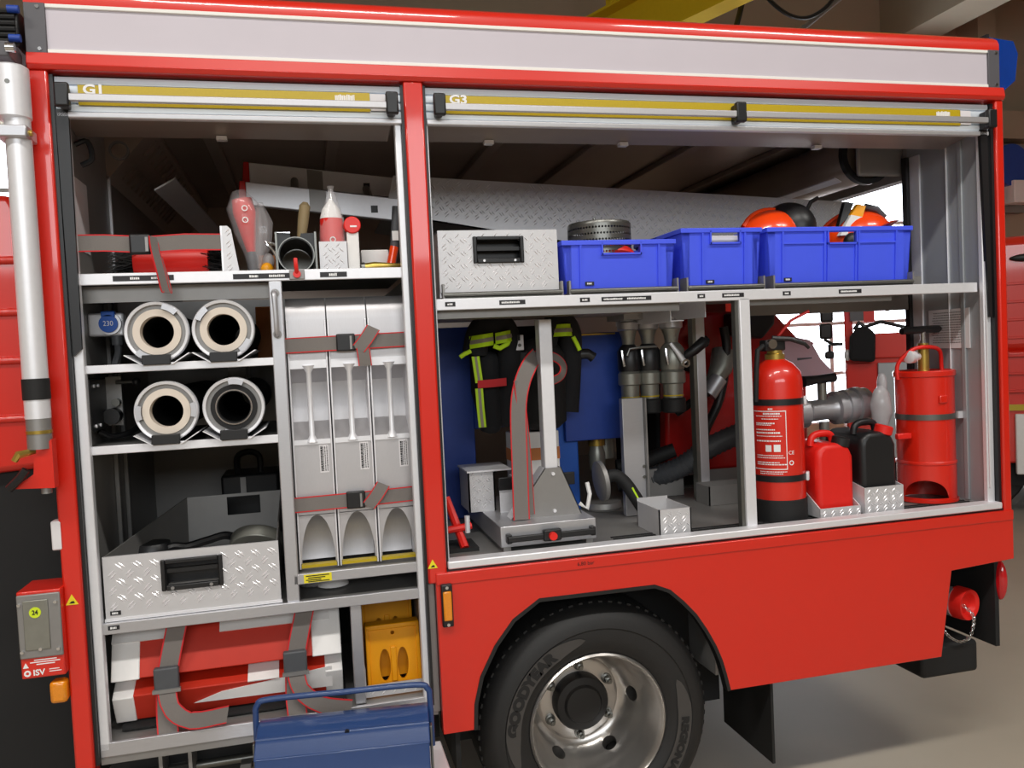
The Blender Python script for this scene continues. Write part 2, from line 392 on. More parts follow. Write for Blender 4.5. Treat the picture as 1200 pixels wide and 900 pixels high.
# shutter guides
tp(B(-.944, -.918, .03, .06, .53, 2.32), 'shutter_guide', alul, bev=.003); tp(B(-.030, -.010, .03, .06, .53, 2.32), 'shutter_guide', alul, bev=.003)
tp(B(2.062, 2.093, .03, .05, .955, 2.32), 'shutter_guide', alul, bev=.003); tp(B(.064, .07, .03, .06, .955, 2.32), 'shutter_guide', alul, bev=.002)
tp(B(2.066, 2.072, .024, .03, 1.02, 2.3), 'guide_lip', alul)
tp(MB().prism([(-.944, 2.31), (-.912, 2.31), (-.918, 1.66), (-.94, 1.64)], .016, .029), 'shutter_seal_strip', black)
tp(MB().prism([(2.052, 2.31), (2.082, 2.31), (2.086, 1.64), (2.072, 1.64)], .016, .029), 'shutter_seal_strip', black)
# rolled shutters with lift bars
def shutter(x0, x1, bx, y0, y1, txt, tx):
    s = tp(B(x0, x1, .03, .04, 2.30, 2.40), 'roller_shutter', shut)
    for i in range(4):
        z = 2.303 + i * .0245; tp(MB().prism([(.034, z), (.022, z + .003), (.020, z + .012), (.022, z + .021), (.034, z + .0235)], x0, x1, 'yz'), 'slat', shut, s)
    tp(B(x0, x1, .016, .04, 2.288, 2.303), 'bottom_rail', alul, s, bev=.003)
    tp(B(y0, y1, .0175, .0205, 2.322, 2.376), 'reflective_strip', yrefl, s)
    inkbars(y1 - .10, y1 - .03, 2.352, 2.370, .0172, s)
    tp(B(y1 + .002, y1 + .045, .0178, .0205, 2.325, 2.374), 'strip_end', paper, s)
    text(txt, .036, tfront(tx, .0162, 2.363), inkw, s, bold=.0012, sx=1.25)
    tp(B(bx[0], bx[-1], -.03, -.018, 2.319, 2.340), 'lift_bar', brush, s, bev=.003)
    for k in bx:
        tp(MB().box(k - .018, k + .018, -.034, -.012, 2.304, 2.368).box(k - .012, k + .012, -.012, .02, 2.306, 2.366), 'bar_bracket', black, s, bev=.005)
shutter(-.942, -.008, (-.915, -.04), -.885, -.10, 'G1', -.845)
shutter(.066, 2.09, (.10, 1.085, 2.062), .118, 1.97, 'G3', .165)
# compartment shell
tp(B(-.953, -.945, .05, 2.25, .5, 2.44), 'side_panel', alux)
for y in (.42, .56): tp(B(-.945, -.930, y, y + .035, .54, 1.84), 'panel_profile', alud, bev=.003)
tp(B(-.945, -.935, .60, .612, 1.87, 2.26), 'panel_profile', alul, bev=.002)
tp(B(-.944, -.942, .02 + .05, .30, 1.86 + .09, 2.16), 'info_sheet', paper, label='sheet of paper on the compartment side wall')
tp(B(2.078, 2.09, .05, .42, .955, 2.44), 'side_panel', panelg)
for y0, y1, m in ((.345, .40, alul), (.205, .209, alul), (.13, .15, panelg)): tp(B(2.070, 2.079, y0, y1, .957, 2.3), 'panel_profile', m, bev=.003)
tp(B(2.055, 2.07, .40, .425, .957, 2.3), 'panel_profile', black)
sh = tp(B(2.072, 2.077, .11, .315, 1.53, 1.68), 'info_sheet', paper, label='printed sheet in a clear pocket on the compartment wall')
mb = MB()
for i in range(13):
    z = 1.665 - i * .0095; y = .135
    while y < .29:
        q = random.uniform(.004, .014); mb.box(2.0708, 2.0722, y, min(y + q, .295), z, z + .0032); y += q + .003
tp(mb, 'print', alud, sh)
tp(B(-.945, 2.1, .06, 2.28, 2.44, 2.459), 'compartment_ceiling', ceilm)
for x in (-.62, -.18, .45, .88, 1.32, 1.76): tp(B(x - .025, x + .025, .3, 2.25, 2.415, 2.44), 'ceiling_rib', ceilm, bev=.004)
tp(MB().prism([(.06, 2.31), (.22, 2.288), (.26, 2.31), (.26, 2.42), (.06, 2.42)], -.944, -.03, 'yz'), 'shutter_housing', ceilm, bev=.006)
tp(MB().prism([(.06, 2.31), (.22, 2.288), (.26, 2.31), (.26, 2.42), (.06, 2.42)], .07, 2.078, 'yz'), 'shutter_housing', ceilm, bev=.006)
for x in (.28, .75, 1.5, -.55): tp(B(x, x + .03, .19, .215, 2.278, 2.29), 'housing_clip', alul)
# far side of the compartments and rear opening
tp(B(-.945, 2.1, 2.25, 2.29, .5, 2.45), 'far_side_shutter', ceilm)
tp(B(2.078, 2.13, 1.95, 2.29, .5, 2.45), 'rear_post', red)
tp(B(2.078, 2.13, .42, 1.96, 2.22, 2.45), 'rear_header', alux)
tp(B(2.06, 2.125, .06, 2.25, .76, .955), 'rear_beam', alux)
# chamfer duct in the first compartment
slots = MB()
for y in [.72 + i * .075 for i in range(14)]:
    for xa in (-.92, -.845):
        za = 2.24 + (xa + .945) * 1.161
        slots.hexa([(xa + .012, y, za - .012), (xa + .057, y, za + .040), (xa + .057, y + .03, za + .040), (xa + .012, y + .03, za - .012)],
                   [(xa - .018, y, za + .020), (xa + .027, y, za + .072), (xa + .027, y + .03, za + .072), (xa - .018, y + .03, za + .020)])
tp(bool_cut(MB().prism([(-.945, 2.24), (-.79, 2.42), (-.79, 2.44), (-.945, 2.44)], .6, 2.24), slots), 'roof_duct', ceilm)
tp(MB().hexa([(-.80, .62, 2.215), (-.73, .62, 2.255), (-.68, 2.2, 2.255), (-.75, 2.2, 2.215)], [(-.80, .62, 2.209), (-.73, .62, 2.249), (-.68, 2.2, 2.249), (-.75, 2.2, 2.209)]), 'ceiling_bar', alul)
tp(MB().ring((-.883, .5, 2.318), (-.883, .515, 2.318), .031, .025), 'cable_grommet', alud)
tp(MB().tube([(-.944, .2, 2.26), (-.91, .2, 2.27), (-.90, .2, 2.22), (-.93, .2, 2.2)], .008, smooth=4), 'wall_latch', black)
# dark round housing under the ceiling at the rear
t_ = tp(MB().cyl((1.93, .5, 2.325), (1.93, 2.2, 2.325), .105, n=28), 'rear_shutter_roll', ceilm)
tp(B(1.865, 2.078, .44, .46, 2.235, 2.43), 'roll_plate', alux, t_, bev=.01); tp(MB().ring((1.93, .465, 2.325), (1.93, .49, 2.325), .118, .095), 'roll_rim', black, t_)
tp(MB().hexa([(1.80, .5, 2.24), (1.83, .5, 2.226), (1.83, 2.2, 2.226), (1.80, 2.2, 2.24)], [(1.80, .5, 2.236), (1.83, .5, 2.222), (1.83, 2.2, 2.222), (1.80, 2.2, 2.236)]), 'roll_trim', alul, t_)
# shelves of the first compartment
def shelf(x0, x1, z0, z1, y1, name='shelf', m=alul, th=.012, y0=.05):
    s = tp(B(x0, x1, y0, y0 + .012, z0, z1), name, m, bev=.002); tp(B(x0, x1, y0 + .012, y1, z1 - .006 - th, z1 - .006), 'shelf_board', alud, s); return s
s1 = shelf(-.943, -.016, 1.836, 1.868, .62); s2 = shelf(-.94, -.415, 1.59, 1.613, .75); s3 = shelf(-.94, -.415, 1.362, 1.386, .75)
tp(B(-.93, -.42, .10, .112, 1.79, 1.836), 'shelf_stiffener', alud, s1)
tp(MB().box(-.418, -.381, .05, .10, .88, 1.836), 'divider_post', alu, bev=.003)
tp(MB().box(-.414, -.408, .10, .5, .885, 1.836), 'divider_panel', alux)
hd = tp(MB().tube([(-.403, .05, 1.80), (-.403, .02, 1.795), (-.401, .015, 1.74), (-.401, .02, 1.685), (-.403, .05, 1.68)], .0075, smooth=5), 'latch_handle', alu)
for z in (1.80, 1.68): tp(MB().cyl((-.401, .044, z), (-.401, .05, z), .012), 'handle_boss', alud, hd)
s4 = shelf(-.944, -.006, .855, .887, 1.1, 'cross_bar', alu, y0=.04)
s5 = shelf(-.395, -.006, .935, .966, .6, 'ramp_shelf', alu)
tp(B(-.236, -.203, .05, .09, .55, .856), 'divider_post', alu, bev=.003); tp(B(-.225, -.218, .09, .9, .55, .85), 'divider_panel', alux)
s6 = shelf(-.944, .002, .512, .552, 1.1, 'bottom_frame', alu, y0=.03)
tp(B(-.944, .012, .035, .06, .49, .513), 'bottom_lip', alud); tp(B(-.004, .02, .03, .06, .50, .90), 'jamb_profile', alud, bev=.003)
tp(B(-.945, -.0, 1.12, 1.14, .5, 1.86), 'inner_bulkhead', alux); tp(B(-.008, .0, .06, 1.12, .52, 1.84), 'divider_panel', alux)
tp(B(-.945, -.93, .05, .09, .555, .86), 'jamb_profile', alud)
# yellow notice on the ramp shelf
st = tp(B(-.366, -.285, .0485, .0505, .938, .963), 'notice_sticker', sticky, s5)
mb = MB()
for i, zz in enumerate((.957, .951, .945, .940)): mb.box(-.36 + .006 * (i % 2), -.292 - .012 * (i % 3), .0478, .0486, zz, zz + .0028)
tp(mb, 'notice_print', inkb, s5)
for x0, x1, s, z0, z1 in ((-.835, -.675, s1, 1.845, 1.860), (-.515, -.352, s1, 1.843, 1.858), (-.27, -.192, s1, 1.843, 1.858), (-.905, -.875, s4, .868, .88)):
    yy = .0495 if s is s1 else .0395
    tp(B(x0, x1, yy - .001, yy + .001, z0, z1), 'label_plate', lblack, s); 
    if x1 - x0 > .1:
        inkbars(x0 + .045, x0 + .075, z0 + .004, z1 - .004, yy - .0012, s); inkbars(x0 + .1, x0 + .155, z0 + .004, z1 - .004, yy - .0012, s)
    else: inkbars(x0 + .006 + (.02 if x1 - x0 > .05 else 0), x1 - .004 - (.02 if x1 - x0 > .05 else 0), z0 + .003, z1 - .003, yy - .0012, s)
lt = tp(B(-.358, -.314, .044, .05, 1.838, 1.866), 'shelf_latch', alud, s1, bev=.002)
tp(MB().tube([(-.336, .042, 1.852), (-.337, .03, 1.872), (-.338, .035, 1.898)], .006, smooth=4), 'latch_lever', redp, s1, label='red latch lever'); tp(MB().cyl((-.336, .034, 1.853), (-.336, .046, 1.853), .011), 'latch_knob', redp, s1)
# shelf of the second compartment
s7 = tp(B(.068, 2.056, .05, .062, 1.733, 1.768), 'shelf', alul, bev=.002)
tp(B(.068, 2.056, .062, .60, 1.75, 1.762), 'shelf_board', alud, s7); tp(B(.068, .895, .085, .097, 1.708, 1.752), 'shelf_stiffener', alud, s7); tp(B(1.14, 1.72, .085, .097, 1.715, 1.752), 'shelf_stiffener', alud, s7); tp(B(.068, .88, .25, .60, 1.715, 1.75), 'shelf_under_box', ceilm, s7)
tp(B(1.30, 2.05, .40, .41, 1.69, 1.75), 'shelf_stiffener', alud, s7)
for x0, x1 in ((.099, .131), (.27, .354), (.535, .568), (.608, .78), (.945, .972), (1.035, 1.115), (1.262, 1.292), (1.48, 1.57)):
    tp(B(x0, x1, .0488, .0508, 1.744, 1.758), 'label_plate', lblack, s7)
    inkbars(x0 + .007, x1 - .004, 1.748, 1.754, .0484, s7, n=2 if x1 - x0 > .15 else 1)
# slide rails under the crates
for x0, x1 in ((.10, .484), (.51, .885), (.92, 1.205), (1.243, 1.80)):
    r = tp(MB().box(x0, x1, .075, .50, 1.768, 1.774).cyl((x0, .072, 1.781), (x1, .072, 1.781), .008, n=12), 'slide_tray', steel, s7)
    for x in (x0, x1): tp(B(x - .003, x + .003, .068, .12, 1.768, 1.815), 'tray_cheek', alud, s7)
tp(B(1.82, 1.86, .10, .5, 1.768, 1.80), 'rail_profile', alud, s7)
# lower deck of the second compartment
dk = tp(B(.06, 2.08, .05, 2.25, .93, .953), 'deck', alud)
tp(B(.060, 2.095, -.001, .055, .944, .968), 'sill', alul, bev=.004)
for y in (.065, .09, .115, .14): tp(B(.64, 2.06, y, y + .008, .953, .9565), 'groove_strip', rubber, dk)  # raised dark strips stand in for the dark grooves of the deck
tp(B(1.098, 1.137, .05, .09, .955, 1.74), 'divider_post', alul, bev=.003); tp(B(1.085, 1.098, .06, .085, .955, 1.74), 'post_channel', steel)
tp(B(1.218, 1.258, .62, .66, .955, 1.75), 'divider_post', alul, bev=.003); tp(B(1.203, 1.218, .62, .66, .955, 1.75), 'post_channel', gun)
tp(B(.815, .90, .44, .47, .955, 1.40), 'divider_panel', alu, bev=.002); tp(B(.90, .905, .42, .47, .955, 1.4), 'panel_flange', alud)
for z in (1.10, 1.14): tp(MB().cyl((.893, .434, z), (.893, .441, z), .006, n=10), 'rivet', steel)
tp(B(.95, 1.2, .75, .76, .955, 1.075), 'deck_upstand', alux); tp(B(1.25, 1.6, .70, .71, .955, 1.06), 'deck_upstand', alux)
tp(B(1.1, 1.7, .95, .97, 1.0, 1.06), 'deck_upstand', alux)
# skirt panel and arch
arch = [(.98, .437), (.968, .49), (.955, .539), (.935, .59), (.904, .649), (.868, .705), (.826, .752), (.78, .795), (.729, .817), (.341, .818), (.256, .764), (.196, .691), (.147, .602), (.125, .52), (.12, .440)]
poly = [(.02, .905), (.02, .44)] + arch[::-1] + [(1.816, .437), (1.868, .742), (2.138, .757), (2.138, .905)]
sk = tp(MB().prism(poly, -.002, .028), 'skirt_panel', red, bev=.002)
tp(B(.02, 2.138, -.006, .04, .900, .937), 'skirt_upper_rail', red, bev=.003)
mb = MB()
pts = [(x, -.004, z) for x, z in arch]
mb.ribbon(pts, (0, 1, 0), 0, .035, .012); tp(mb, 'arch_edge', black, sk)
text('6,80 bar', .017, tfront(.497, -.0068, .918), inkb, sk)
mk = tp(B(.032, .066, -.022, -.002, .775, .905), 'marker_light', black, bev=.004); tp(B(.036, .062, -.028, -.02, .795, .885), 'marker_lens', amber, mk, bev=.004)
for z in (.783, .896): tp(MB().cyl((.049, -.026, z), (.049, -.02, z), .005, n=10), 'marker_screw', chrome, mk)
def warn(cx, cz, s, parent):
    tp(MB().prism([(cx - s, cz - s * .8), (cx + s, cz - s * .8), (cx, cz + s)], -.0015, .001), 'warning_sticker', sticky, parent)
    tp(MB().prism([(cx - s * .45, cz - s * .55), (cx + s * .45, cz - s * .55), (cx + s * .3, cz - s * .15), (cx - s * .1, cz - s * .2)], -.0022, -.001), 'warning_mark', inkb, parent)
warn(.013, .966, .015, truck); warn(-.981, .975, .016, truck)
# wheel house and underbody
tp(B(.10, 1.12, .34, .36, .25, .90), 'wheel_house', matte); tp(B(.10, 1.0, .03, .36, .825, .84), 'wheel_house_top', matte); tp(B(.985, .995, .10, .30, .45, .82), 'wheel_house_side', alux)
tp(B(.06, .075, .03, .36, .3, .9), 'wheel_house_side', matte)
tp(B(-.95, .03, .16, 2.1, .36, .49), 'underbody', matte); tp(B(-.95, 2.0, .62, 1.6, .42, .70), 'chassis_frame', matte)
tp(B(.03, 2.06, .03, 2.2, .86, .935), 'deck_frame', matte)
tp(MB().cyl((-.9, .14, .40), (0.0, .14, .40), .012), 'underbody_pipe', steel); 
tp(MB().plate_hole(-.80, -.71, .40, .49, -.79, -.72, .408, .478, .06, .16), 'underbody_bracket', alud)
tp(B(1.145, 1.155, .02, .36, .15, .46), 'mudflap', rubber)
# wheel
wx, wz = .5375, .370
wh = tp(MB().lathe([(.232, .075), (.236, .05), (.252, .036), (.285, .028), (.318, .030), (.322, .026), (.345, .030), (.365, .042), (.382, .064), (.392, .092), (.395, .11), (.395, .27), (.385, .31), (.25, .32), (.232, .30)], (wx, 0, wz), (0, 1, 0), 72, closed=True), 'wheel', tyrem)
wh['label'] = 'black tyre on a deep polished rim'
mb = MB()
for i in range(72):
    a = 2 * PI * i / 72
    M = Matrix.Translation((wx, 0, wz)) @ Matrix.Rotation(a, 4, 'Y'); q = MB(M); q.box(-.007, .007, .085, .14, .385, .3955); mb.v += [p for p in q.v]; o_ = len(mb.v) - 8; mb.f += [tuple(k + o_ for k in f) for f in q.f]
tp(mb, 'tread_block', tyrem, wh, kind='stuff')
holes = MB()
for i in range(6):
    a = 2 * PI * i / 6 + .02; r = .187; nrm = Vector((math.cos(a) * -.80, -.6, math.sin(a) * -.80)); p = Vector((wx + r * math.cos(a), .231, wz + r * math.sin(a)))
    holes.cyl(p + nrm * .03, p - nrm * .3, .0265, n=24)
tp(bool_cut(MB().lathe([(.236, .06), (.2345, .046), (.2285, .040), (.222, .047), (.218, .07), (.214, .13), (.207, .155), (.20, .175), (.196, .21), (.178, .252), (.160, .268), (.148, .272), (.142, .265), (.135, .263), (.06, .263), (.06, .31), (.225, .31)], (wx, 0, wz), (0, 1, 0), 72, closed=True), holes), 'rim', wheelal, wh)
hb = MB().lathe([(.097, .27), (.097, .225), (.091, .214), (.068, .210), (.061, .200), (.03, .196), (.0001, .196)], (wx, 0, wz), (0, 1, 0), 32); tp(hb, 'hub_cap', black, wh)
for i in range(6):
    a = 2 * PI * i / 6 + .5; x, z = wx + .121 * math.cos(a), wz + .121 * math.sin(a)
    tp(MB().lathe([(.018, .264), (.018, .256), (.0125, .254), (.012, .234), (.007, .232), (.007, .222), (.0001, .222)], (x, 0, z), (0, 1, 0), 12), 'wheel_nut', steel, wh)
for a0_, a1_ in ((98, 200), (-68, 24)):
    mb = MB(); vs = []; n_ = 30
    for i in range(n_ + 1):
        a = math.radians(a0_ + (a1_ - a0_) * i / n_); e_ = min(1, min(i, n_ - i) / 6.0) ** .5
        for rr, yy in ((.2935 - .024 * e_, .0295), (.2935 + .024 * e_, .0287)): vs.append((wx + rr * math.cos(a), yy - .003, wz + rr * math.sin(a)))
    mb.add(vs, [(2 * i, 2 * i + 2, 2 * i + 3, 2 * i + 1) for i in range(n_)]); tp(mb, 'sidewall_sheen_band', tyreband, wh)
text('GOODYEAR', .044, None, tyretx, wh, bend=((wx, .0246, wz), .2935, math.radians(149)), sx=1.2, bold=.0035)
text('REGIONAL', .034, None, tyretx, wh, bend=((wx, .0246, wz), .2935, math.radians(-22)), sx=1.25, bold=.0025)
# rear end low down
tp(B(2.10, 2.118, .05, .60, .42, .745), 'rear_plate', matte); tp(MB().ell((2.128, .055, .665), (.022, .03, .075)), 'tail_lamp', redlens)
tp(B(1.80, 2.045, .075, .35, .325, .445), 'rear_buffer', rubber, bev=.015)
tp(MB().box(1.85, 2.1, .3, .36, .40, .75), 'rear_bracket', matte)
hc = tp(MB().lathe([(.0001, .028), (.036, .03), (.043, .012), (.056, .006), (.06, .02), (.06, .06), (.05, .065), (.05, .11)], (2.015, .07, .578), (-.25, 1, 0), 32), 'hose_coupling_cap', redp, label='red cap on the rear hose coupling')
tp(MB().ring((2.0 - .012, .118, .58), (2.0 - .025, .165, .58), .054, .04), 'coupling_ring', alu, hc)
mb = MB(); ch = spline([(2.0, .092, .573), (2.02, .07, .54), (2.015, .065, .50), (1.99, .06, .462), (1.95, .058, .455), (1.91, .06, .475), (1.89, .07, .50)], 5)
for i in range(len(ch) - 1):
    c = (ch[i] + ch[i + 1]) / 2; d = (ch[i + 1] - ch[i]).normalized(); n_ = d.orthogonal().normalized() if i % 2 else d.cross(d.orthogonal()).normalized()
    pts = [c + d * .0085 * math.cos(2 * PI * k / 10) + n_ * .005 * math.sin(2 * PI * k / 10) for k in range(11)]; mb.tube(pts, .0014, n=5)
tp(mb, 'cap_chain', chrome, hc)
# beacon at the rear corner, seen past the roof edge
bc = tp(MB().prism([(2.135, 2.43), (2.20, 2.46), (2.255, 2.50), (2.27, 2.60), (2.25, 2.645), (2.13, 2.655), (2.13, 2.42)], .06, .24), 'corner_beacon', bglass, bev=.008, label='blue warning light on the rear roof corner')
tp(B(2.122, 2.133, .05, .25, 2.42, 2.66), 'beacon_mount', black, bc)
# folding step under the first compartment
fs = tp(MB().box(-.62, .008, -.60, -.012, .405, .43), 'folding_step', alul, bev=.004)
for x in (-.58, -.06): tp(B(x, x + .03, -.05, .12, .37, .405), 'step_hinge', alud, fs)
mb = MB()
for i in range(28): mb.cyl((.010, -.59 + i * .0205, .417), (.0125, -.59 + i * .0205, .417), .006, n=8)
tp(mb, 'step_serration', rubber, fs)
# cab side, mast and control box in front of the body
cb = tp(MB().prism([(-3.2, 1.20), (-1.07, 1.32), (-1.07, 2.0), (-1.13, 2.12), (-3.2, 2.12)], .22, 2.2), 'cab', red, bev=.02)
for z in (1.93, 1.78, 1.64, 1.47): tp(MB().cyl((-3.0, .218, z), (-1.08, .218, z), .012, n=10), 'cab_bead', red, cb)
tp(B(-3.2, -1.02, .26, 2.0, .30, 1.33), 'shaded_underframe', matte); tp(B(-1.07, -1.004, .25, 2.1, .45, 2.0), 'cab_gap_panel', matte)  # black underframe block also stands for the shade in the gap below the cab
ms = tp(MB().lathe([(.031, 1.48), (.031, 2.27)], (-1.017, -.055, 0), (0, 0, 1), 28), 'telescopic_mast', alul, label='silver lighting mast tube beside the body')
tp(MB().lathe([(.0335, 1.53), (.0335, 1.585)], (-1.017, -.055, 0), (0, 0, 1), 28), 'mast_collar', rubber, ms)
tp(MB().lathe([(.028, 1.40), (.03, 1.40), (.03, 1.49), (.028, 1.49)], (-1.017, -.055, 0), (0, 0, 1), 28), 'mast_foot', alud, ms)
tp(MB().lathe([(.027, 1.44), (.0315, 1.44), (.0315, 1.449), (.027, 1.449)], (-1.017, -.055, 0), (0, 0, 1), 28), 'mast_ring', brass, ms)
tp(MB().lathe([(.03, 2.255), (.043, 2.262), (.043, 2.39), (.036, 2.395)], (-1.025, -.055, 0), (0, 0, 1), 28), 'mast_head', alul, ms)
tp(B(-1.062, -.985, -.10, -.01, 2.205, 2.236), 'mast_clamp', alu, ms, bev=.004); tp(MB().cyl((-.986, -.075, 2.22), (-.978, -.075, 2.22), .008, n=12), 'clamp_bolt', brass, ms)
tp(MB().cyl((-1.022, -.099, 2.345), (-1.022, -.094, 2.345), .006, n=10), 'head_screw', steel, ms)
tp(MB().prism([(-.985, 1.295), (-1.085, 1.300), (-1.033, 1.335), (-1.03, 1.375), (-.985, 1.425)], -.07, -.03), 'mast_bracket', red, ms)
tp(MB().tube([(-1.09, -.08, 1.302), (-1.06, -.085, 1.33), (-1.045, -.085, 1.35)], .011, n=8), 'bracket_lever', black, ms); tp(MB().tube([(-1.03, -.06, 1.395), (-1.06, -.09, 1.39), (-1.07, -.09, 1.375)], [.008, .011, .008], n=8), 'cable_gland', brass, ms)
tp(MB().cyl((-1.01, -.05, 1.28), (-1.01, -.05, 1.298), .013, n=12), 'bracket_bolt', alud, ms)
tp(B(-1.022, -.99, .0, .04, 1.115, 1.195), 'junction_box', paper, ms, bev=.004)
hbx = tp(B(-1.2, -1.01, -.02, .2, 2.46, 2.56), 'mast_hinge_block', black, bev=.006)
for i in range(6): tp(MB().tube([(-1.3, .0, 2.472 + i * .015), (-1.1, -.024, 2.470 + i * .0155), (-1.015, -.024, 2.472 + i * .0155)], .0068, n=8), 'hydraulic_hose', rubber, hbx)
for z in (2.478, 2.553): tp(MB().cyl((-1.03, -.028, z), (-1.003, -.028, z), .010, n=12), 'hose_ferrule', dblue, hbx)
tp(B(-1.12, -1.015, -.09, .02, 2.41, 2.45), 'mast_cap_block', capg, hbx, bev=.004); tp(MB().cyl((-1.02, -.095, 2.43), (-1.0, -.095, 2.43), .012, n=12), 'cap_pin', chrome, hbx)
cx = tp(B(-1.108, -1.0, -.03, .10, .782, 1.018), 'control_box', red, bev=.004)
tp(B(-1.107, -1.001, -.036, -.029, .838, 1.010), 'box_lid', alud, cx, bev=.003); tp(B(-1.092, -1.03, -.039, -.035, .86, .995), 'lid_panel', gun, cx, bev=.002)
for x, z in ((-1.10, .985), (-1.012, .985), (-1.10, .858), (-1.012, .858), (-1.055, .862)): tp(MB().cyl((x, -.0415, z), (x, -.036, z), .0045, n=10), 'lid_screw', chrome, cx)
tp(MB().cyl((-1.062, -.0405, .962), (-1.062, -.038, .962), .0145, n=28), 'voltage_sticker', lime, cx); text('24', .017, tfront(-1.062, -.0412, .962), inkb, cx, sx=.85, bold=.0006)
text('ISV', .022, tfront(-1.065, -.0312, .797), inkw, cx, bold=.0006); tp(MB().ring((-1.093, -.0312, .797), (-1.093, -.030, .797), .0085, .004, n=16), 'logo_ring', inkw, cx)
mb = MB(); 
for i, (a, b) in enumerate(((-1.075, -1.02), (-1.085, -1.012), (-1.07, -1.025))): mb.box(a, b, -.0310, -.030, .830 - i * .006, .8325 - i * .006)
mb.box(-1.04, -1.015, -.031, -.03, .802, .804).box(-1.04, -1.01, -.031, -.03, .796, .798)
tp(mb, 'box_print', inkw, cx)
tp(MB().prism([(-1.103, .812), (-1.089, .812), (-1.096, .826)], -.0312, -.03), 'warning_mark', inkw, cx)
tp(B(-1.048, -1.004, -.02, .02, .70, .762), 'side_lamp', amber, bev=.01, label='amber side lamp')
# ================================================================ first compartment: hoses
def suction_hose(cx, cz, label, dark, rot, zs, crad):
    t = thing('suction_hose', label, 'hose', (cx, .3, zs), 'suction hoses on the shelves')
    y = .055; r = .0865
    part(MB().lathe([(.0775, .002), (r - .002, .0), (r, .004), (r, .03), (.08, .05), (.068, .055), (.068, .03), (.0775, .03)], (cx, y, cz), (0, 1, 0), 56, closed=True), 'coupling_ring', alul, t)
    part(MB().ring((cx, y + .007, cz), (cx, y + .05, cz), .065, .0455, n=48), 'gasket', rubber if dark else cream, t)
    if dark: part(MB().ring((cx, y + .004, cz), (cx, y + .018, cz), .0515, .048, n=48), 'inner_lip', chrome, t)
    part(MB().ring((cx, y + .016, cz), (cx, y + .04, cz), .078, .064, n=48), 'locking_face', alud, t)
    for k in range(2):
        a = rot + k * PI
        part(MB().lathe([(.067, -.003), (.082, -.003), (.082, .018), (.067, .018)], (cx, y, cz), (0, 1, 0), 6, closed=True, a0=a, a1=a + .55), 'coupling_lug', alu, t)
    part(MB().ring((cx, y + .045, cz), (cx, y + 1.0, cz), .066, .0475, n=40), 'hose_body', rubber, t)
    h = thing('hose_cradle', 'black padded cradle with bent metal wings under ' + crad, 'cradle', (cx, .1, zs), 'cradles under the suction hoses')
    zb = cz - r
    part(MB().prism([(cx - .042, zs), (cx + .034, zs), (cx + .036, zb + .022), (cx - .040, zb + .022)], .036, .052), 'pad_front', black, h, bev=.002); part(MB().prism([(cx - .042, zs), (cx + .034, zs), (cx + .030, zb + .003), (cx - .034, zb + .003)], .052, .30), 'pad', black, h, bev=.002)
    for q in (-1, 1):
        x0 = cx + q * .036
        part(MB().hexa([(x0, .036, zs), (x0 + q * .004, .036, zs), (x0 + q * .052, .036, zs + .030), (x0 + q * .048, .036, zs + .031)], [(x0, .30, zs), (x0 + q * .004, .30, zs), (x0 + q * .052, .30, zs + .030), (x0 + q * .048, .30, zs + .031)]), 'wing', alul, h)
suction_hose(-.731, 1.7, 'black suction hose with pale gasket on the upper shelf beside the blue socket', False, 2.6, 1.607, 'the hose beside the blue socket')
suction_hose(-.551, 1.7, 'black suction hose with pale gasket on the upper shelf beside the latch handle', False, 1.2, 1.607, 'the hose beside the latch handle')
suction_hose(-.719, 1.473, 'black suction hose with pale gasket on the lower shelf beside the black control unit', False, .5, 1.38, 'the hose beside the control unit')
suction_hose(-.535, 1.474, 'black suction hose with dark ring and no pale gasket, on the lower shelf', True, 2.2, 1.38, 'the hose with the dark ring')
t = thing('power_socket', 'grey wall socket with round blue lid reading 230', 'socket', (-.93, .3, 1.735))
part(B(-.944, -.846, .21, .26, 1.70, 1.768), 'housing', alul, t, bev=.006); part(MB().cyl((-.882, .195, 1.735), (-.882, .212, 1.735), .032, n=32), 'collar', alul, t)
part(MB().cyl((-.884, .188, 1.735), (-.884, .198, 1.735), .026, n=32), 'lid', mblue, t); part(B(-.903, -.865, .188, .212, 1.754, 1.772), 'lid_hinge', mblue, t, bev=.003)
text('230', .021, tfront(-.884, .1872, 1.735), inkw, t, sx=.9)
part(MB().cyl((-.87, .23, 1.672), (-.87, .23, 1.70), .016), 'gland', cable, t); part(MB().tube([(-.87, .23, 1.68), (-.87, .23, 1.65), (-.88, .23, 1.62), (-.883, .23, 1.607)], .010, smooth=5), 'cable', cable, t)
t = thing('control_unit', 'black boxed control unit with levers on a pale plate', 'control unit', (-.93, .2, 1.386))
part(B(-.944, -.915, .06, .33, 1.425, 1.575), 'casing', black, t, bev=.004)
for y in (.1, .15): 
    for z in (1.44, 1.555): part(MB().cyl((-.915, y, z), (-.911, y, z), .005, n=10), 'screw', alul, t)
part(B(-.915, -.872, .25, .256, 1.43, 1.578), 'plate', alud, t); part(MB().cyl((-.885, .245, 1.56), (-.83, .235, 1.56), .006, n=10), 'lever', steel, t); part(MB().ell((-.826, .235, 1.56), (.012, .012, .012)), 'lever_knob', black, t)
part(MB().cyl((-.895, .252, 1.46), (-.895, .20, 1.46), .024, n=24), 'dial', black, t); part(MB().cyl((-.885, .25, 1.50), (-.885, .22, 1.50), .012, n=16), 'fitting', steel, t)
part(MB().tube([(-.93, .2, 1.42), (-.9, .22, 1.40), (-.86, .25, 1.405), (-.84, .3, 1.42)], .009, smooth=5), 'cable', black, t)
tag(part(MB().box(-.62, -.55, .9, 1.1, 1.48, 1.59), 'white_carton', white, bev=.003), 'small white carton behind the hoses on the lower shelf', 'box')
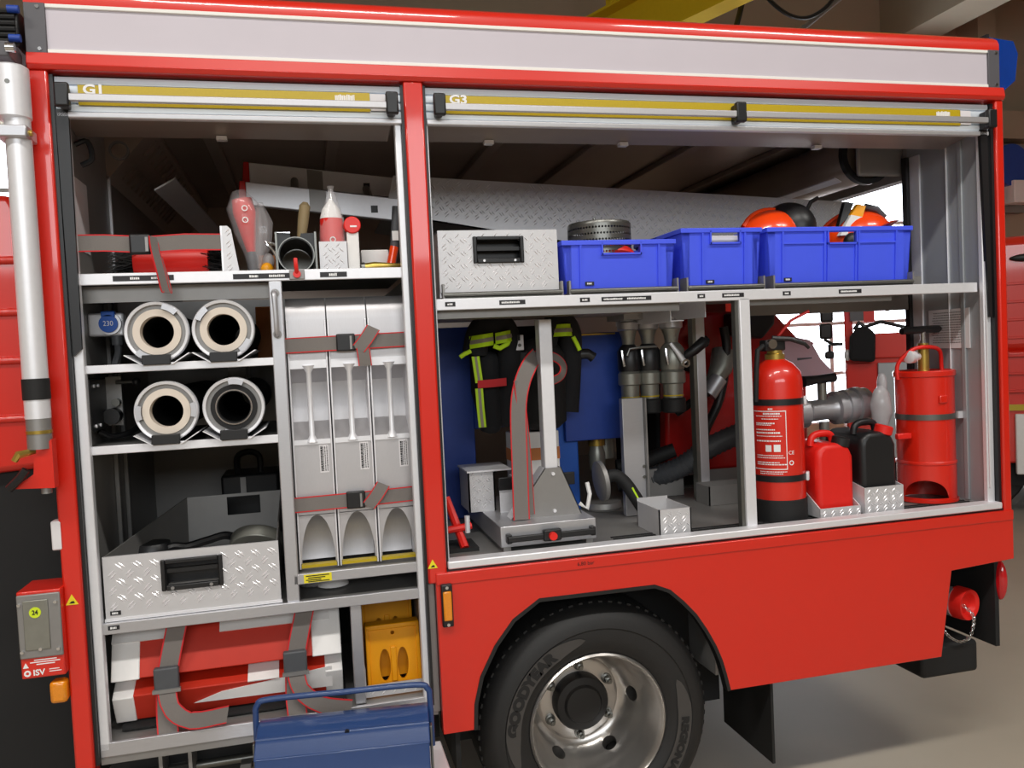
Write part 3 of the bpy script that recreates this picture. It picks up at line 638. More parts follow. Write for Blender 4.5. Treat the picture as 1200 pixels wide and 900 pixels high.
tag(part(MB().box(-.50, -.43, .8, 1.0, 1.607, 1.81), 'orange_carton', cardo, bev=.003), 'orange cardboard box at the back of the upper hose shelf', 'box')

# ---------------------------------------------------------------- drawer with tread plate front
t = thing('tool_drawer', 'tread plate drawer tray with black recessed handle', 'drawer', (-.67, .3, .887))
k = t
part(MB().plate_hole(-.912, -.434, .893, 1.072, -.754, -.598, .965, 1.043, .055, .063), 'front_plate', tread, t)
part(MB().lugs((-.912, .055, .905), (1, 0, 0), (0, 0, 1), .478, .167, .046, .030, .0065, .0020, keep=((.158, .314, .06, .138),)), 'tread_pattern', lugm, t, kind='stuff')
hd = part(MB().plate_hole(-.760, -.592, .959, 1.049, -.748, -.604, .975, 1.036, .046, .06), 'handle', black, t, bev=.003)
part(B(-.752, -.600, .10, .104, .965, 1.043), 'handle_pocket', black, hd)
part(B(-.745, -.607, .06, .075, 1.008, 1.02), 'grip_bar', black, hd); part(B(-.745, -.607, .062, .1, .966, .972), 'pocket_floor', alud, hd)
for x in (-.73, -.625): part(MB().cyl((x, .043, .967), (x, .047, .967), .005, n=10), 'screw', alud, hd)
part(B(-.915, -.431, .052, .062, .888, .896), 'bottom_trim', alul, t); part(B(-.91, -.435, .06, .62, .887, .893), 'tray_floor', alux, t)
def quad(a, b, c, d, n): return MB().hexa([a, b, c, d], [tuple(Vector(p) + Vector(n)) for p in (a, b, c, d)])
part(quad((-.91, .063, .893), (-.765, .62, .893), (-.761, .62, 1.137), (-.91, .063, 1.072), (.004, -.001, 0)), 'side_plate', alud, t)
part(quad((-.436, .063, .893), (-.436, .62, .893), (-.436, .62, 1.137), (-.436, .063, 1.072), (-.004, 0, 0)), 'side_plate', alud, t)
part(MB().plate_hole(-.765, -.432, .893, 1.137, -.625, -.512, 1.062, 1.127, .62, .624), 'back_plate', alud, t)
label_t = part(B(-.90, -.872, .0535, .0555, .905, .917), 'label_plate', lblack, t); inkbars(-.895, -.876, .908, .914, .0532, t)
tag(part(MB().ring((-.51, .30, .995), (-.505, .33, 1.025), .088, .055, n=36), 'metal_ring', gun, bev=.003), 'round dull metal ring leaning in the tread plate drawer', 'ring')
tag(part(MB().tube([(-.86, .3, .92), (-.78, .28, 1.03), (-.72, .3, 1.03), (-.66, .32, 1.04), (-.60, .34, 1.045), (-.55, .36, 1.0), (-.5, .3, .9)], .013, smooth=6), 'black_cable', black), 'black cable bundle lying in the tread plate drawer', 'cable')
tag(part(MB().lathe([(.05, 0), (.06, .02), (.06, .14), (.05, .16)], (-.82, .30, .893), (0, 0, 1), 24), 'black_can', black), 'round black container in the tread plate drawer', 'container')
tt = thing('rescue_case', 'dark case with an arched handle behind the drawer tray', 'case', (-.6, .85, .887))
part(B(-.66, -.45, .8, 1.0, .887, 1.18), 'body', black, tt, bev=.01); part(MB().tube([(-.6, .85, 1.17), (-.6, .85, 1.24), (-.56, .85, 1.26), (-.52, .85, 1.24), (-.52, .85, 1.17)], .012, smooth=4), 'handle', black, tt); part(B(-.59, -.57, .795, .8, 1.1, 1.17), 'clasp', alud, tt)

# ---------------------------------------------------------------- three aluminium ramps
NEIGH = ['beside the divider post', 'in the middle of the three', 'beside the red post']
for i in range(3):
    x0 = -.377 + i * .1205; x1 = x0 + .1165; xm = (x0 + x1) / 2
    t = thing('aluminium_ramp', 'upright aluminium ramp with carrying rod, ' + NEIGH[i], 'ramp', (xm, .2, .966), 'aluminium ramps strapped upright')
    # upper face curving back at the top
    up = [(.10, 1.592), (.10, 1.72), (.103, 1.745), (.112, 1.765), (.13, 1.782), (.16, 1.79)]
    part(MB().prism(up + [(.16, 1.786), (.131, 1.777), (.115, 1.761), (.107, 1.743), (.104, 1.72), (.104, 1.592)], x0, x1, 'yz'), 'upper_plate', brush, t)
    part(MB().box(x0, x1, .10, .104, 1.13, 1.352), 'lower_plate', brush, t)
    # side rails full height
    for xx in (x0, x1 - .005): part(MB().box(xx, xx + .005, .094, .24, .968, 1.72), 'side_rail', alul, t, bev=.0015)
    # recess with curved back and tilted shelf
    part(MB().prism([(.104, 1.592), (.15, 1.57), (.19, 1.53), (.195, 1.47), (.18, 1.41), (.104, 1.352), (.104, 1.348), (.184, 1.407), (.20, 1.47), (.195, 1.533), (.153, 1.575), (.104, 1.598)], x0 + .005, x1 - .005, 'yz'), 'recess', brush, t)
    part(MB().box(x0, x1, .096, .104, 1.575, 1.60), 'recess_lip', alul, t); part(MB().box(x0, x1, .096, .104, 1.345, 1.36), 'recess_lip', alul, t)
    part(MB().lathe([(.018, 0), (.008, .02), (.008, .21), (.020, .232)], (xm, .103, 1.352), (0, 0, 1), 16), 'carrying_rod', alul, t)
    # arch cut at the foot
    n = 20; arc = [(xm + .050 * math.cos(PI * q / n), .985 + .145 * math.sin(PI * q / n)) for q in range(n + 1)]
    part(MB().prism([(x1 - .004, .985), (x1 - .004, 1.132), (x0 + .004, 1.132), (x0 + .004, .985)] + arc[::-1], .10, .104), 'foot_arch', brush, t)
    part(MB().prism([(.13, 1.128), (.17, 1.11), (.195, 1.07), (.20, 1.02), (.19, .975), (.195, .975), (.206, 1.02), (.20, 1.075), (.173, 1.116), (.13, 1.134)], x0 + .006, x1 - .006, 'yz'), 'inner_curve', brush, t)
    part(MB().box(x0 + .006, x1 - .006, .092, .12, .972, .981), 'rubber_foot', yrefl, t, label='yellow foot strip')
    st = part(MB().box(x1 - .040, x1 - .013, .0985, .1003, 1.257, 1.343), 'sticker', paper, t)
    mb = MB()
    for q in range(4):
        xx = x1 - .0365 + q * .006; z = 1.262
        while z < 1.337:
            l = random.uniform(.002, .007); mb.box(xx, xx + (.005 if q == 0 else .0025), .0978, .0988, z, min(z + l, 1.338)); z += l + .0015
    part(mb, 'sticker_print', inkb, t)
def hstrap(label, z, dz, xb, yy):
    pl = [(-.39, yy, z), (-.3, yy - .004, z + dz * .25), (xb - .02, yy - .004, z + dz * .4)]
    pr = [(xb + .02, yy - .004, z + dz * .4), (-.12, yy - .004, z + dz * .7), (-.008, yy, z + dz)]
    t = strap('ramp_strap', label, pl, (0, 0, 1), .023, group='straps across the ramps')
    strap('', '', pr, (0, 0, 1), .023, parent=t)
    part(B(xb - .028, xb + .028, yy - .016, yy + .002, z + dz * .4 - .025, z + dz * .4 + .027), 'buckle', black, t, bev=.004); part(B(xb + .012, xb + .018, yy - .019, yy - .012, z + dz * .4 - .02, z + dz * .4 + .02), 'buckle_bar', alud, t)
    kp = [(xb + .035, yy - .014, z - .020), (xb + .06, yy - .018, z + .01), (xb + .085, yy - .014, z + .045)]
    strap('', '', kp, (1, 0, -.5), .021, parent=t)
    return t
h1 = hstrap('grey strap with red edges across the ramps at their upper half', 1.645, .006, -.205, .088)
strap('', '', [(-.155, .074, 1.63), (-.152, .076, 1.60), (-.15, .08, 1.575)], (1, 0, 0), .02, parent=h1)
hstrap('grey strap with red edges across the ramps above their arched feet', 1.166, .006, -.200, .088)

# ---------------------------------------------------------------- top shelf of the first compartment
Z = 1.8625
t = thing('broom', 'red broom with dark bristles lying on the top shelf', 'broom', (-.7, .25, Z))
part(MB().lathe([(.0001, -.11), (.044, -.105), (.050, -.08), (.050, .08), (.044, .105), (.0001, .11)], (-.70, .22, 1.915), (1, 0, 0), 28), 'head', redp, t)
mb = MB()
for i in range(420):
    q = random.choice((-1, 1)); a = random.uniform(0, 2 * PI); r = random.uniform(0, .05); x = -.70 + q * random.uniform(.085, .11)
    p = Vector((x, .22 + r * math.cos(a), 1.915 + r * math.sin(a))); d = Vector((q * random.uniform(.02, .07), random.uniform(-.02, .02), random.uniform(-.025, .01)))
    e = p + d; e.z = max(e.z, Z + .002); mb.tube([p, e], .0016, n=3)
part(mb, 'bristles', matte, t, kind='stuff')
part(B(-.82, -.56, .15, .30, Z, Z + .004), 'tray_floor', tread, t)
tt = thing('tray_end_plate', 'upright tread plate end piece beside the broom', 'plate', (-.52, .2, Z))
part(MB().prism([(-.545, Z), (-.540, Z), (-.540, 2.0), (-.545, 2.0)], .07, .35), 'flange', alul, tt)
part(MB().prism([(-.54, Z), (-.497, Z), (-.515, 1.99), (-.525, 2.0), (-.54, 2.0)], .07, .078), 'face', tread, tt)
part(MB().lugs((-.54, .07, Z), (1, 0, 0), (0, 0, 1), .034, .135, .034, .022, .005, .0016), 'tread_pattern', lugm, tt, kind='stuff')
t = strap('broom_strap', 'grey strap with red edges and black buckle in front of the broom', [(-.940, .055, 1.953), (-.85, .055, 1.953), (-.765, .055, 1.948)], (0, 0, 1), .024, group=None)
strap('', '', [(-.735, .055, 1.947), (-.64, .055, 1.953), (-.545, .065, 1.953)], (0, 0, 1), .024, parent=t)
part(B(-.785, -.728, .035, .056, 1.918, 1.975), 'buckle', black, t, bev=.006); part(B(-.742, -.734, .030, .04, 1.925, 1.965), 'buckle_bar', alud, t)
strap('', '', spline([(-.722, .045, 1.968), (-.718, .035, 1.93), (-.705, .02, 1.87), (-.695, .015, 1.815), (-.690, .022, 1.81), (-.70, .032, 1.86), (-.712, .042, 1.91)], 4), (.5, .85, 0), .018, parent=t)
# wrapped torch
t = thing('warning_torch', 'red traffic torch with grey handle wrapped in clear plastic', 'torch', (-.47, .2, Z))
part(MB().tube([(-.465, .2, Z), (-.468, .2, 1.92), (-.468, .2, 1.94)], [.016, .016, .013], n=16), 'handle', cable, t); part(MB().tube([(-.468, .2, 1.935), (-.472, .2, 1.97), (-.482, .2, 2.06), (-.488, .2, 2.10)], [.012, .018, .034, .030], n=18), 'cone', redp, t)
part(MB().tube([(-.46, .2, 1.88), (-.462, .2, 1.94), (-.472, .2, 2.0), (-.486, .2, 2.08), (-.497, .2, 2.125)], [.02, .03, .044, .050, .02], n=10), 'wrapper', film, t)
part(MB().tube([(-.452, .2, 1.89), (-.435, .2, 1.96), (-.43, .2, 2.03), (-.435, .2, 2.09)], [.008, .028, .03, .008], n=7), 'loose_film', film, t)
for z in (2.03, 2.065): part(MB().ring((-.478, .150, z), (-.478, .153, z), .009, .006, n=18), 'eyelet', white, t)
t = thing('yellow_bag', 'small yellow and white packet beside the torch', 'packet', (-.42, .2, Z)); part(MB().ell((-.425, .2, Z + .022), (.02, .02, .022)), 'body', yell, t); part(MB().ell((-.42, .21, Z + .05), (.018, .015, .024)), 'wrapper', bagm, t); part(B(-.45, -.40, .23, .24, Z, Z + .07), 'card', cardo, t)
# black pipe fitting in a square frame
t = thing('pipe_fitting', 'black pipe end with chrome rim set in a square frame', 'fitting', (-.335, .2, Z))
part(MB().box(-.394, -.388, .10, .35, Z, 1.985).box(-.280, -.274, .10, .35, Z, 1.985).box(-.388, -.28, .34, .35, Z, 1.985), 'frame', steel, t); part(MB().prism([(-.335 - .049 * math.cos(math.radians(q)), 1.914 + .049 * math.sin(math.radians(q))) for q in range(0, 181, 15)] + [(-.279, 1.914), (-.279, 1.982), (-.318, 1.982), (-.322, 1.970), (-.348, 1.970), (-.352, 1.982), (-.389, 1.982), (-.389, 1.914)], .11, .12), 'face_plate', black, t)
part(MB().tube([(-.391, .105, Z), (-.391, .105, 1.984), (-.35, .105, 1.984)], .003, n=6), 'edge', chrome, t)
part(MB().ring((-.335, .082, 1.914), (-.335, .32, 1.914), .052, .0475, n=40), 'pipe', black, t); part(MB().ring((-.335, .077, 1.914), (-.335, .083, 1.914), .0535, .0505, n=40), 'rim', steel, t)
part(MB().tube([(-.394, .12, 1.95), (-.42, .11, 1.955), (-.40, .11, 1.93), (-.39, .12, 1.905)], .005, smooth=4), 'side_lever', chrome, t)
t = thing('wooden_handle', 'pale wooden tool handle standing behind the pipe fitting', 'handle', (-.32, .37, Z))
part(MB().tube([(-.322, .37, Z), (-.320, .37, 1.98), (-.308, .37, 2.06), (-.300, .37, 2.11), (-.298, .37, 2.122)], [.014, .014, .018, .018, .008], n=18), 'grip', wood, t); part(MB().cyl((-.323, .37, Z), (-.322, .37, Z + .05), .018, n=18), 'ferrule', steel, t)
# boxed cone
t = thing('wrapped_cone', 'red and white pointed cone wrapped in plastic in a tread plate holder', 'cone', (-.225, .15, Z))
part(MB().lathe([(.040, 0), (.034, .1), (.0001, .1)], (-.225, .15, 1.93), (0, 0, 1), 28), 'cone', redp, t); part(MB().lathe([(.0345, 0), (.026, .03), (.008, .055), (.004, .062), (.0001, .062)], (-.225, .15, 2.03), (0, 0, 1), 28), 'tip', white, t)
part(MB().lathe([(.048, 0), (.042, .07), (.034, .12), (.018, .17), (.008, .20), (.012, .21)], (-.222, .15, 1.92), (0, 0, 1), 12), 'wrapper', film, t)
part(MB().box(-.267, -.262, .10, .2, Z, 1.955).box(-.19, -.185, .10, .2, Z, 1.955).box(-.262, -.19, .10, .105, Z, 1.955).box(-.262, -.19, .195, .2, Z, 1.955), 'holder', tread, t); part(MB().lugs((-.265, .10, Z), (1, 0, 0), (0, 0, 1), .078, .092, .034, .022, .005, .0016), 'tread_pattern', lugm, t, kind='stuff')
part(MB().ring((-.225, .108, 1.962), (-.225, .111, 1.962), .009, .006, n=18), 'eyelet', white, t)
t = thing('signal_paddle', 'white stick lamp with round red head', 'signal paddle', (-.163, .12, Z))
part(B(-.183, -.147, .11, .13, Z, 1.985), 'stick', white, t, bev=.003); part(MB().cyl((-.165, .104, 2.005), (-.165, .136, 2.005), .026, n=28), 'head', redp, t, bev=.003)
part(B(-.172, -.152, .1032, .1045, 1.998, 2.003), 'head_print', inkw, t)
tag(part(B(-.135, -.048, .22, .30, Z, 1.943), 'white_box', white, bev=.003), 'plain white box at the end of the top shelf', 'box')
t = thing('brass_nozzle', 'slim brass nozzle lying on the top shelf', 'nozzle', (-.08, .15, Z)); part(MB().tube([(-.14, .15, 1.878), (-.10, .15, 1.882), (-.02, .15, 1.884)], [.014, .015, .006], n=16), 'body', brass, t); part(MB().cyl((-.142, .15, 1.878), (-.13, .15, 1.879), .017, n=20), 'collar', steel, t); part(B(-.12, -.05, .12, .19, Z, Z + .006), 'rest', alul, t)
t = thing('hatchet_tool', 'dark tool with orange grip leaning at the end of the top shelf', 'tool', (-.03, .22, Z)); part(MB().tube([(-.05, .22, Z), (-.03, .22, 1.93), (-.015, .22, 2.08)], .014, n=10), 'shaft', cable, t); part(MB().tube([(-.045, .205, 1.89), (-.03, .205, 1.95)], .014, n=12), 'grip', orange, t); part(MB().box(-.035, -.015, .203, .207, 1.97, 2.0), 'tag', white, t)

# ---------------------------------------------------------------- ladder on its slanting rack
t = thing('ladder', 'aluminium ladder lying across the upper compartment with red end caps', 'ladder', (-.25, .8, 2.16))
def stile(y, z0, z1, h):
    part(MB().hexa([(-.50, y, z0 - h), (.14, y, z1 - h), (.14, y, z1), (-.50, y, z0)], [(-.50, y + .03, z0 - h), (.14, y + .03, z1 - h), (.14, y + .03, z1), (-.50, y + .03, z0)]), 'stile', alul, t, bev=.003)
    part(MB().hexa([(-.528, y - .002, z0 - h + .002), (-.50, y - .002, z0 - h - .002), (-.50, y - .002, z0 + .002), (-.52, y - .002, z0 + .003)], [(-.528, y + .032, z0 - h + .002), (-.50, y + .032, z0 - h - .002), (-.50, y + .032, z0 + .002), (-.52, y + .032, z0 + .003)]), 'end_cap', redp, t, bev=.004)
    part(MB().hexa([(-.28, y - .001, z0 - h * 1.28), (-.22, y - .001, z0 - h * 1.35), (-.22, y - .001, z0 - .034), (-.28, y - .001, z0 - .026)], [(-.28, y + .0, z0 - h * 1.28), (-.22, y + .0, z0 - h * 1.35), (-.22, y + .0, z0 - .034), (-.28, y + .0, z0 - .026)]), 'rung_plate', alud, t)
    part(B(-.06, -.035, y - .003, y + .002, (z0 * .2 + z1 * .8) - h * .5 - .014, (z0 * .2 + z1 * .8) - h * .5 + .012), 'rung_hole_patch', black, t)  # dark square stands in for the shaded hole in the stile
stile(.65, 2.248, 2.175, .082); stile(.95, 2.385, 2.32, .08)
for x in (-.33, -.05): part(MB().cyl((x, .66, 2.20 - (x + .5) * .11), (x, .96, 2.335 - (x + .5) * .11), .015), 'rung', alud, t)
part(B(-.2, -.16, .66, .96, 2.07, 2.12), 'rack_foot', alux, t)
# tread plate trough behind the crates
t = thing('ladder_trough', 'long tread plate trough slanting behind the blue crates', 'trough', (1.0, .8, 1.95))
def zt(x): return 2.292 - (x - .07) * .053
def zbm(x): return 2.145 - (x - .013) * .166
part(MB().prism([(.0, zbm(0)), (2.05, zbm(2.05)), (2.05, zt(2.05)), (.04, zt(.04))], .75, .756), 'front_plate', tread, t)
mb = MB(); mb.lugs((.02, .75, zbm(0)), (1, 0, -.10), (0.1, 0, 1), 2.02, .40, .040, .026, .005, .0016)
keepv = []; 
fl = MB()
for i in range(0, len(mb.v), 6):
    c = (mb.v[i] + mb.v[i + 2]) / 2
    if zbm(c.x) + .014 < c.z < zt(c.x) - .012 and .03 < c.x < 2.03: fl.add(mb.v[i:i + 6], [(0, 3, 4), (3, 2, 5, 4), (2, 1, 5), (1, 0, 4, 5)])
part(fl, 'tread_pattern', lugm, t, kind='stuff')
part(MB().hexa([(0, .75, zbm(0)), (2.05, .75, zbm(2.05)), (2.05, 1.25, zbm(2.05)), (0, 1.25, zbm(0))], [(0, .75, zbm(0) + .006), (2.05, .75, zbm(2.05) + .006), (2.05, 1.25, zbm(2.05) + .006), (0, 1.25, zbm(0) + .006)]), 'bottom_plate', alud, t)
part(B(.8, .84, .8, 1.2, 1.75, zbm(.84)), 'support_leg', alux, t)

# ---------------------------------------------------------------- lower left: folded warning signs
def sign(name, label, prof, xs, wl, wr, patch=None):
    t = thing(name, label, 'sign', ((xs[0] + xs[1]) / 2, .3, min(p[1] for p in prof)), 'folded warning signs in the lower locker')
    part(MB().prism(prof, xs[0] + wl, xs[1] - wr, 'yz'), 'red_panel', dorange, t, bev=.003)
    g = [(y - .003 if y < .5 else y, z + (.002 if i > len(prof) / 2 else -.002)) for i, (y, z) in enumerate(prof)]
    part(MB().prism(g, xs[0], xs[0] + wl + .002, 'yz'), 'white_end', white, t, bev=.003); part(MB().prism(g, xs[1] - wr - .002, xs[1], 'yz'), 'white_end', white, t, bev=.003)
    return t
a1 = [(.60, .69), (.16, .69), (.085, .705), (.125, .80), (.16, .838), (.60, .838)]
a2 = [(.60, .575), (.12, .572), (.085, .655), (.15, .688), (.60, .688)]
sa = sign('warning_sign', 'folded red and white warning sign, upper one of two in the lower locker', a1, (-.918, -.268), .075, .085)
sb = sign('warning_sign', 'folded red and white warning sign with white middle patch, lower one of two', a2, (-.918, -.268), .055, .05)
part(MB().prism([(.083, .652), (.0815, .655), (.147, .690), (.149, .686)], -.545, -.455, 'yz'), 'white_patch', white, sb)
part(MB().hexa([(-.62, .0905, .632), (-.70, .1, .605), (-.30, .098, .60), (-.30, .082, .668)], [(-.62, .094, .632), (-.70, .104, .605), (-.30, .102, .60), (-.30, .086, .668)]), 'white_patch', white, sb)
part(MB().prism([(.124, .800), (.158, .836), (.158, .841), (.12, .803)], -.918, -.72, 'yz'), 'white_patch', white, sa)
part(MB().prism([(.124, .800), (.158, .836), (.158, .841), (.12, .803)], -.62, -.30, 'yz'), 'white_patch', white, sa)
tag(part(MB().prism([(.10, .556), (.13, .571), (.6, .571), (.6, .552), (.10, .552)], -.90, -.26, 'yz'), 'locker_mat', rubber), 'dark rubber mat under the folded warning signs', 'mat')
def vstrap(x, label, tail):
    t = strap('sign_strap', label, spline([(x + .035, .075, .852), (x + .012, .074, .76), (x, .072, .70)], 4), (1, 0, 0), .029, group='upright straps over the folded signs')
    strap('', '', spline([(x - .002, .066, .675), (x - .005, .062, .60), (x, .035, .53)], 4), (1, 0, 0), .029, parent=t)
    part(B(x - .034, x + .034, .055, .078, .665, .735), 'buckle', cable, t, bev=.005); part(B(x - .038, x + .038, .048, .06, .665, .675), 'buckle_bar', alud, t)
    strap('', '', spline(tail, 4), [(1, 0, .0)] * 4 + [(.75, 0, .66)] * 4 + [(.2, 0, .98)] * (4 * (len(tail) - 1) + 1 - 8), .026, parent=t)
vstrap(-.765, 'grey upright strap over the signs near the side wall', [(-.765, .055, .672), (-.752, .04, .62), (-.70, .025, .585), (-.60, .02, .59)])
vstrap(-.405, 'grey upright strap over the signs near the chock post', [(-.405, .055, .672), (-.39, .04, .62), (-.335, .028, .575), (-.25, .02, .555)])
t = thing('white_funnel', 'white cone-shaped piece in the gap above the folded signs', 'funnel', (-.27, .25, .887)); part(MB().lathe([(.05, 0), (.04, .02), (.012, .045), (.0001, .045)], (-.28, .2, .887), (0, 0, 1), 20), 'cone', white, t); part(MB().ell((-.34, .22, .895), (.05, .04, .014)), 'bag', bagm, t)
tag(part(MB().box(-.40, -.31, .3, .5, .887, .925), 'red_case', redbag, bev=.004), 'flat red case in the gap above the folded signs', 'case')
# ---------------------------------------------------------------- yellow chocks
def chock(x0, x1, y0, z0, h, label, lean):
    t = thing('wheel_chock', label, 'wheel chock', ((x0 + x1) / 2, y0 + .1, z0), 'yellow wheel chocks')
    T = Matrix.Translation((0, y0, z0)) @ Matrix.Rotation(lean, 4, 'X'); xm = (x0 + x1) / 2
    part(MB(T).plate_oval(x0, xm, .0, h * .68, x0 + (x1 - x0) * .335, h * .37, .0175, h * .26, 0, .012).plate_oval(xm, x1, .0, h * .68, x0 + (x1 - x0) * .665, h * .37, .0175, h * .26, 0, .012).plate_oval(x0, x1, h * .68, h, xm, h * .88, .006, .006, 0, .012), 'face', yell, t)
    for xx in (x0, x1 - .012): part(MB(T).prism([(-.006, 0), (.14, 0), (.05, h), (-.006, h)], xx, xx + .012, 'yz'), 'cheek', yell, t, bev=.003)
    part(MB(T).box(x0, x1, -.006, .05, h - .01, h + .006), 'top_edge', yell, t, bev=.004); part(MB(T).box(x0 + .01, x1 - .01, .055, .058, .02, h - .02), 'inner_wall', yell, t)
    part(MB(T).box(xm - .009, xm + .009, -.005, .01, .02, h * .66), 'rib', yell, t, bev=.003)
chock(-.192, -.022, .13, .556, .195, 'yellow wheel chock with two oval holes in the tread plate holder', -.06)
chock(-.192, -.022, .32, .556, .26, 'yellow wheel chock standing behind the front one', -.06)
t = thing('chock_holder', 'tread plate holder around the front wheel chock', 'holder', (-.1, .2, .552))
part(MB().box(-.203, -.199, .09, .5, .552, .64).box(-.015, -.011, .09, .5, .552, .64).box(-.203, -.011, .085, .09, .552, .588), 'tray', tread, t); part(MB().lugs((-.2, .085, .55), (1, 0, 0), (0, 0, 1), .185, .038, .034, .022, .005, .0016), 'tread_pattern', lugm, t, kind='stuff')

# ---------------------------------------------------------------- blue toolbox on the folding step
t = thing('toolbox', 'blue sheet metal toolbox with tube handle on the folding step', 'toolbox', (-.28, -.25, .43))
x0, x1 = -.22, .22
TT = Matrix.Translation((-.277, -.25, -.014)) @ Matrix.Rotation(-.11, 4, 'Z') @ Matrix.Translation((0, .25, 0))
part(MB(TT).prism([(-.35, .444), (-.35, .617), (-.150, .617), (-.150, .444)], x0, x1, 'yz'), 'lower_tray', tblue, t, bev=.004)
part(MB(TT).prism([(-.352, .612), (-.318, .640), (-.310, .648), (-.300, .650), (-.270, .668), (-.225, .668), (-.20, .650), (-.18, .640), (-.148, .612)], x0 - .002, x1 + .002, 'yz'), 'lid', tblue, t, bev=.003)
part(MB(TT).cyl((x0, -.306, .6465), (x1, -.306, .6465), .006, n=12), 'lid_bead', tblue, t); part(MB(TT).cyl((.01, -.3135, .648), (.01, -.309, .650), .006, n=12), 'rivet', black, t)
part(MB(TT).tube(spline([(x0 - .008, -.25, .60), (x0 - .008, -.25, .685), (x0 - .003, -.25, .715), (x0 + .03, -.25, .729), (0, -.25, .729), (x1 - .03, -.25, .729), (x1 + .003, -.25, .715), (x1 + .008, -.25, .685), (x1 + .008, -.25, .56)], 6), .008, n=12), 'handle', tblue, t)
for x in (x0 - .009, x1 + .003):
    for yy in (-.30, -.2): part(MB(TT).box(x, x + .006, yy - .012, yy + .012, .46, .64), 'hinge_arm', steel, t, bev=.002)
# ================================================================ second compartment, upper shelf
t = thing('tread_plate_box', 'silver tread plate box with black recessed handle beside the blue crates', 'box', (.285, .3, 1.774))
part(MB().plate_hole(.092, .479, 1.790, 1.982, .206, .362, 1.884, 1.956, .088, .094), 'front_plate', tread, t)
part(MB().lugs((.092, .088, 1.79), (1, 0, 0), (0, 0, 1), .387, .192, .040, .025, .0052, .0016, keep=((.114, .27, .094, .166),)), 'tread_pattern', lugm, t, kind='stuff')
part(MB().box(.092, .096, .094, .48, 1.774, 1.982).box(.475, .479, .094, .48, 1.774, 1.982).box(.096, .475, .476, .48, 1.774, 1.982).box(.096, .475, .094, .48, 1.774, 1.78), 'body', alul, t)
part(B(.092, .479, .094, .48, 1.976, 1.981), 'lid', alul, t)
hd = part(MB().plate_hole(.202, .366, 1.878, 1.962, .214, .354, 1.893, 1.950, .079, .092), 'handle', black, t, bev=.003); part(B(.206, .362, .13, .134, 1.884, 1.956), 'handle_pocket', black, hd); part(B(.214, .354, .094, .106, 1.918, 1.93), 'grip_bar', black, hd)
for x in (.235, .335): part(MB().cyl((x, .076, 1.8855), (x, .08, 1.8855), .004, n=10), 'screw', alul, hd)
def crate(label, x0, x1, h, ylen, hole, ribs, zl):
    z0 = 1.775; z1 = z0 + h; y0 = .085; y1 = y0 + ylen; tp_ = .012
    t = thing('crate', label, 'crate', ((x0 + x1) / 2, (y0 + y1) / 2, z0), 'blue plastic crates on the shelf')
    hx0, hx1, hz0, hz1 = hole
    b = MB()
    # tapered front wall with hand hole: lower part, posts beside the hole
    def fw(xa, xb, za, zb):
        f = lambda z: tp_ * (1 - (z - z0) / h)
        b.hexa([(xa, y0 + f(za), za), (xb, y0 + f(za), za), (xb, y0 + f(zb), zb), (xa, y0 + f(zb), zb)], [(xa, y0 + f(za) + .004, za), (xb, y0 + f(za) + .004, za), (xb, y0 + f(zb) + .004, zb), (xa, y0 + f(zb) + .004, zb)])
    fw(x0 + tp_, x1 - tp_, z0, hz0); fw(x0 + .004, hx0, hz0, hz1); fw(hx1, x1 - .004, hz0, hz1); fw(x0, x1, hz1, z1)
    for xs, q in ((x0, 1), (x1, -1)):
        b.hexa([(xs + q * tp_, y0 + tp_, z0), (xs + q * tp_, y1 - tp_, z0), (xs, y1, z1), (xs, y0, z1)], [(xs + q * (tp_ + .004), y0 + tp_, z0), (xs + q * (tp_ + .004), y1 - tp_, z0), (xs + q * .004, y1, z1), (xs + q * .004, y0, z1)])
        b.add([(xs + q * tp_, y0 + tp_, z0), (xs, y0, z1), (xs + q * .03, y0, z1), (xs + q * .03, y0 + tp_, z0)], [(0, 1, 2, 3)])
    b.hexa([(x0 + tp_, y1 - tp_, z0), (x1 - tp_, y1 - tp_, z0), (x1, y1, z1), (x0, y1, z1)], [(x0 + tp_, y1 - tp_ - .004, z0), (x1 - tp_, y1 - tp_ - .004, z0), (x1, y1 - .004, z1), (x0, y1 - .004, z1)])
    b.box(x0 + tp_, x1 - tp_, y0 + tp_, y1 - tp_, z0, z0 + .004)
    part(b, 'body', blue, t)
    part(MB().box(x0 - .004, x1 + .004, y0 - .006, y0 + .004, z1 - .016, z1).box(x0 - .004, x1 + .004, y1 - .004, y1 + .006, z1 - .016, z1).box(x0 - .004, x0 + .006, y0, y1, z1 - .016, z1).box(x1 - .006, x1 + .004, y0, y1, z1 - .016, z1), 'rim', blue, t, bev=.002)
    for x in ribs:
        part(MB().hexa([(x - .003, y0 + tp_ - .005, z0 + .002), (x + .003, y0 + tp_ - .005, z0 + .002), (x + .003, y0 - .006, z1 - .016), (x - .003, y0 - .006, z1 - .016)], [(x - .003, y0 + tp_ + .002, z0 + .002), (x + .003, y0 + tp_ + .002, z0 + .002), (x + .003, y0 + .002, z1 - .016), (x - .003, y0 + .002, z1 - .016)]), 'rib', blue, t)
    part(MB().box(hx0 - .004, hx1 + .004, y0 - .006, y0 + .01, hz0 - .006, hz0).box(hx0 - .005, hx0, y0 - .006, y0 + .01, hz0 - .006, hz1 + .003).box(hx1, hx1 + .005, y0 - .006, y0 + .01, hz0 - .006, hz1 + .003), 'hand_hole_frame', blue, t)
    lx, lz = zl
    part(B(lx, lx + .03, y0 + .006, y0 + .0095, lz, lz + .012), 'label_plate', lblack, t); inkbars(lx + .006, lx + .026, lz + .003, lz + .009, y0 + .0055, t)
    return t
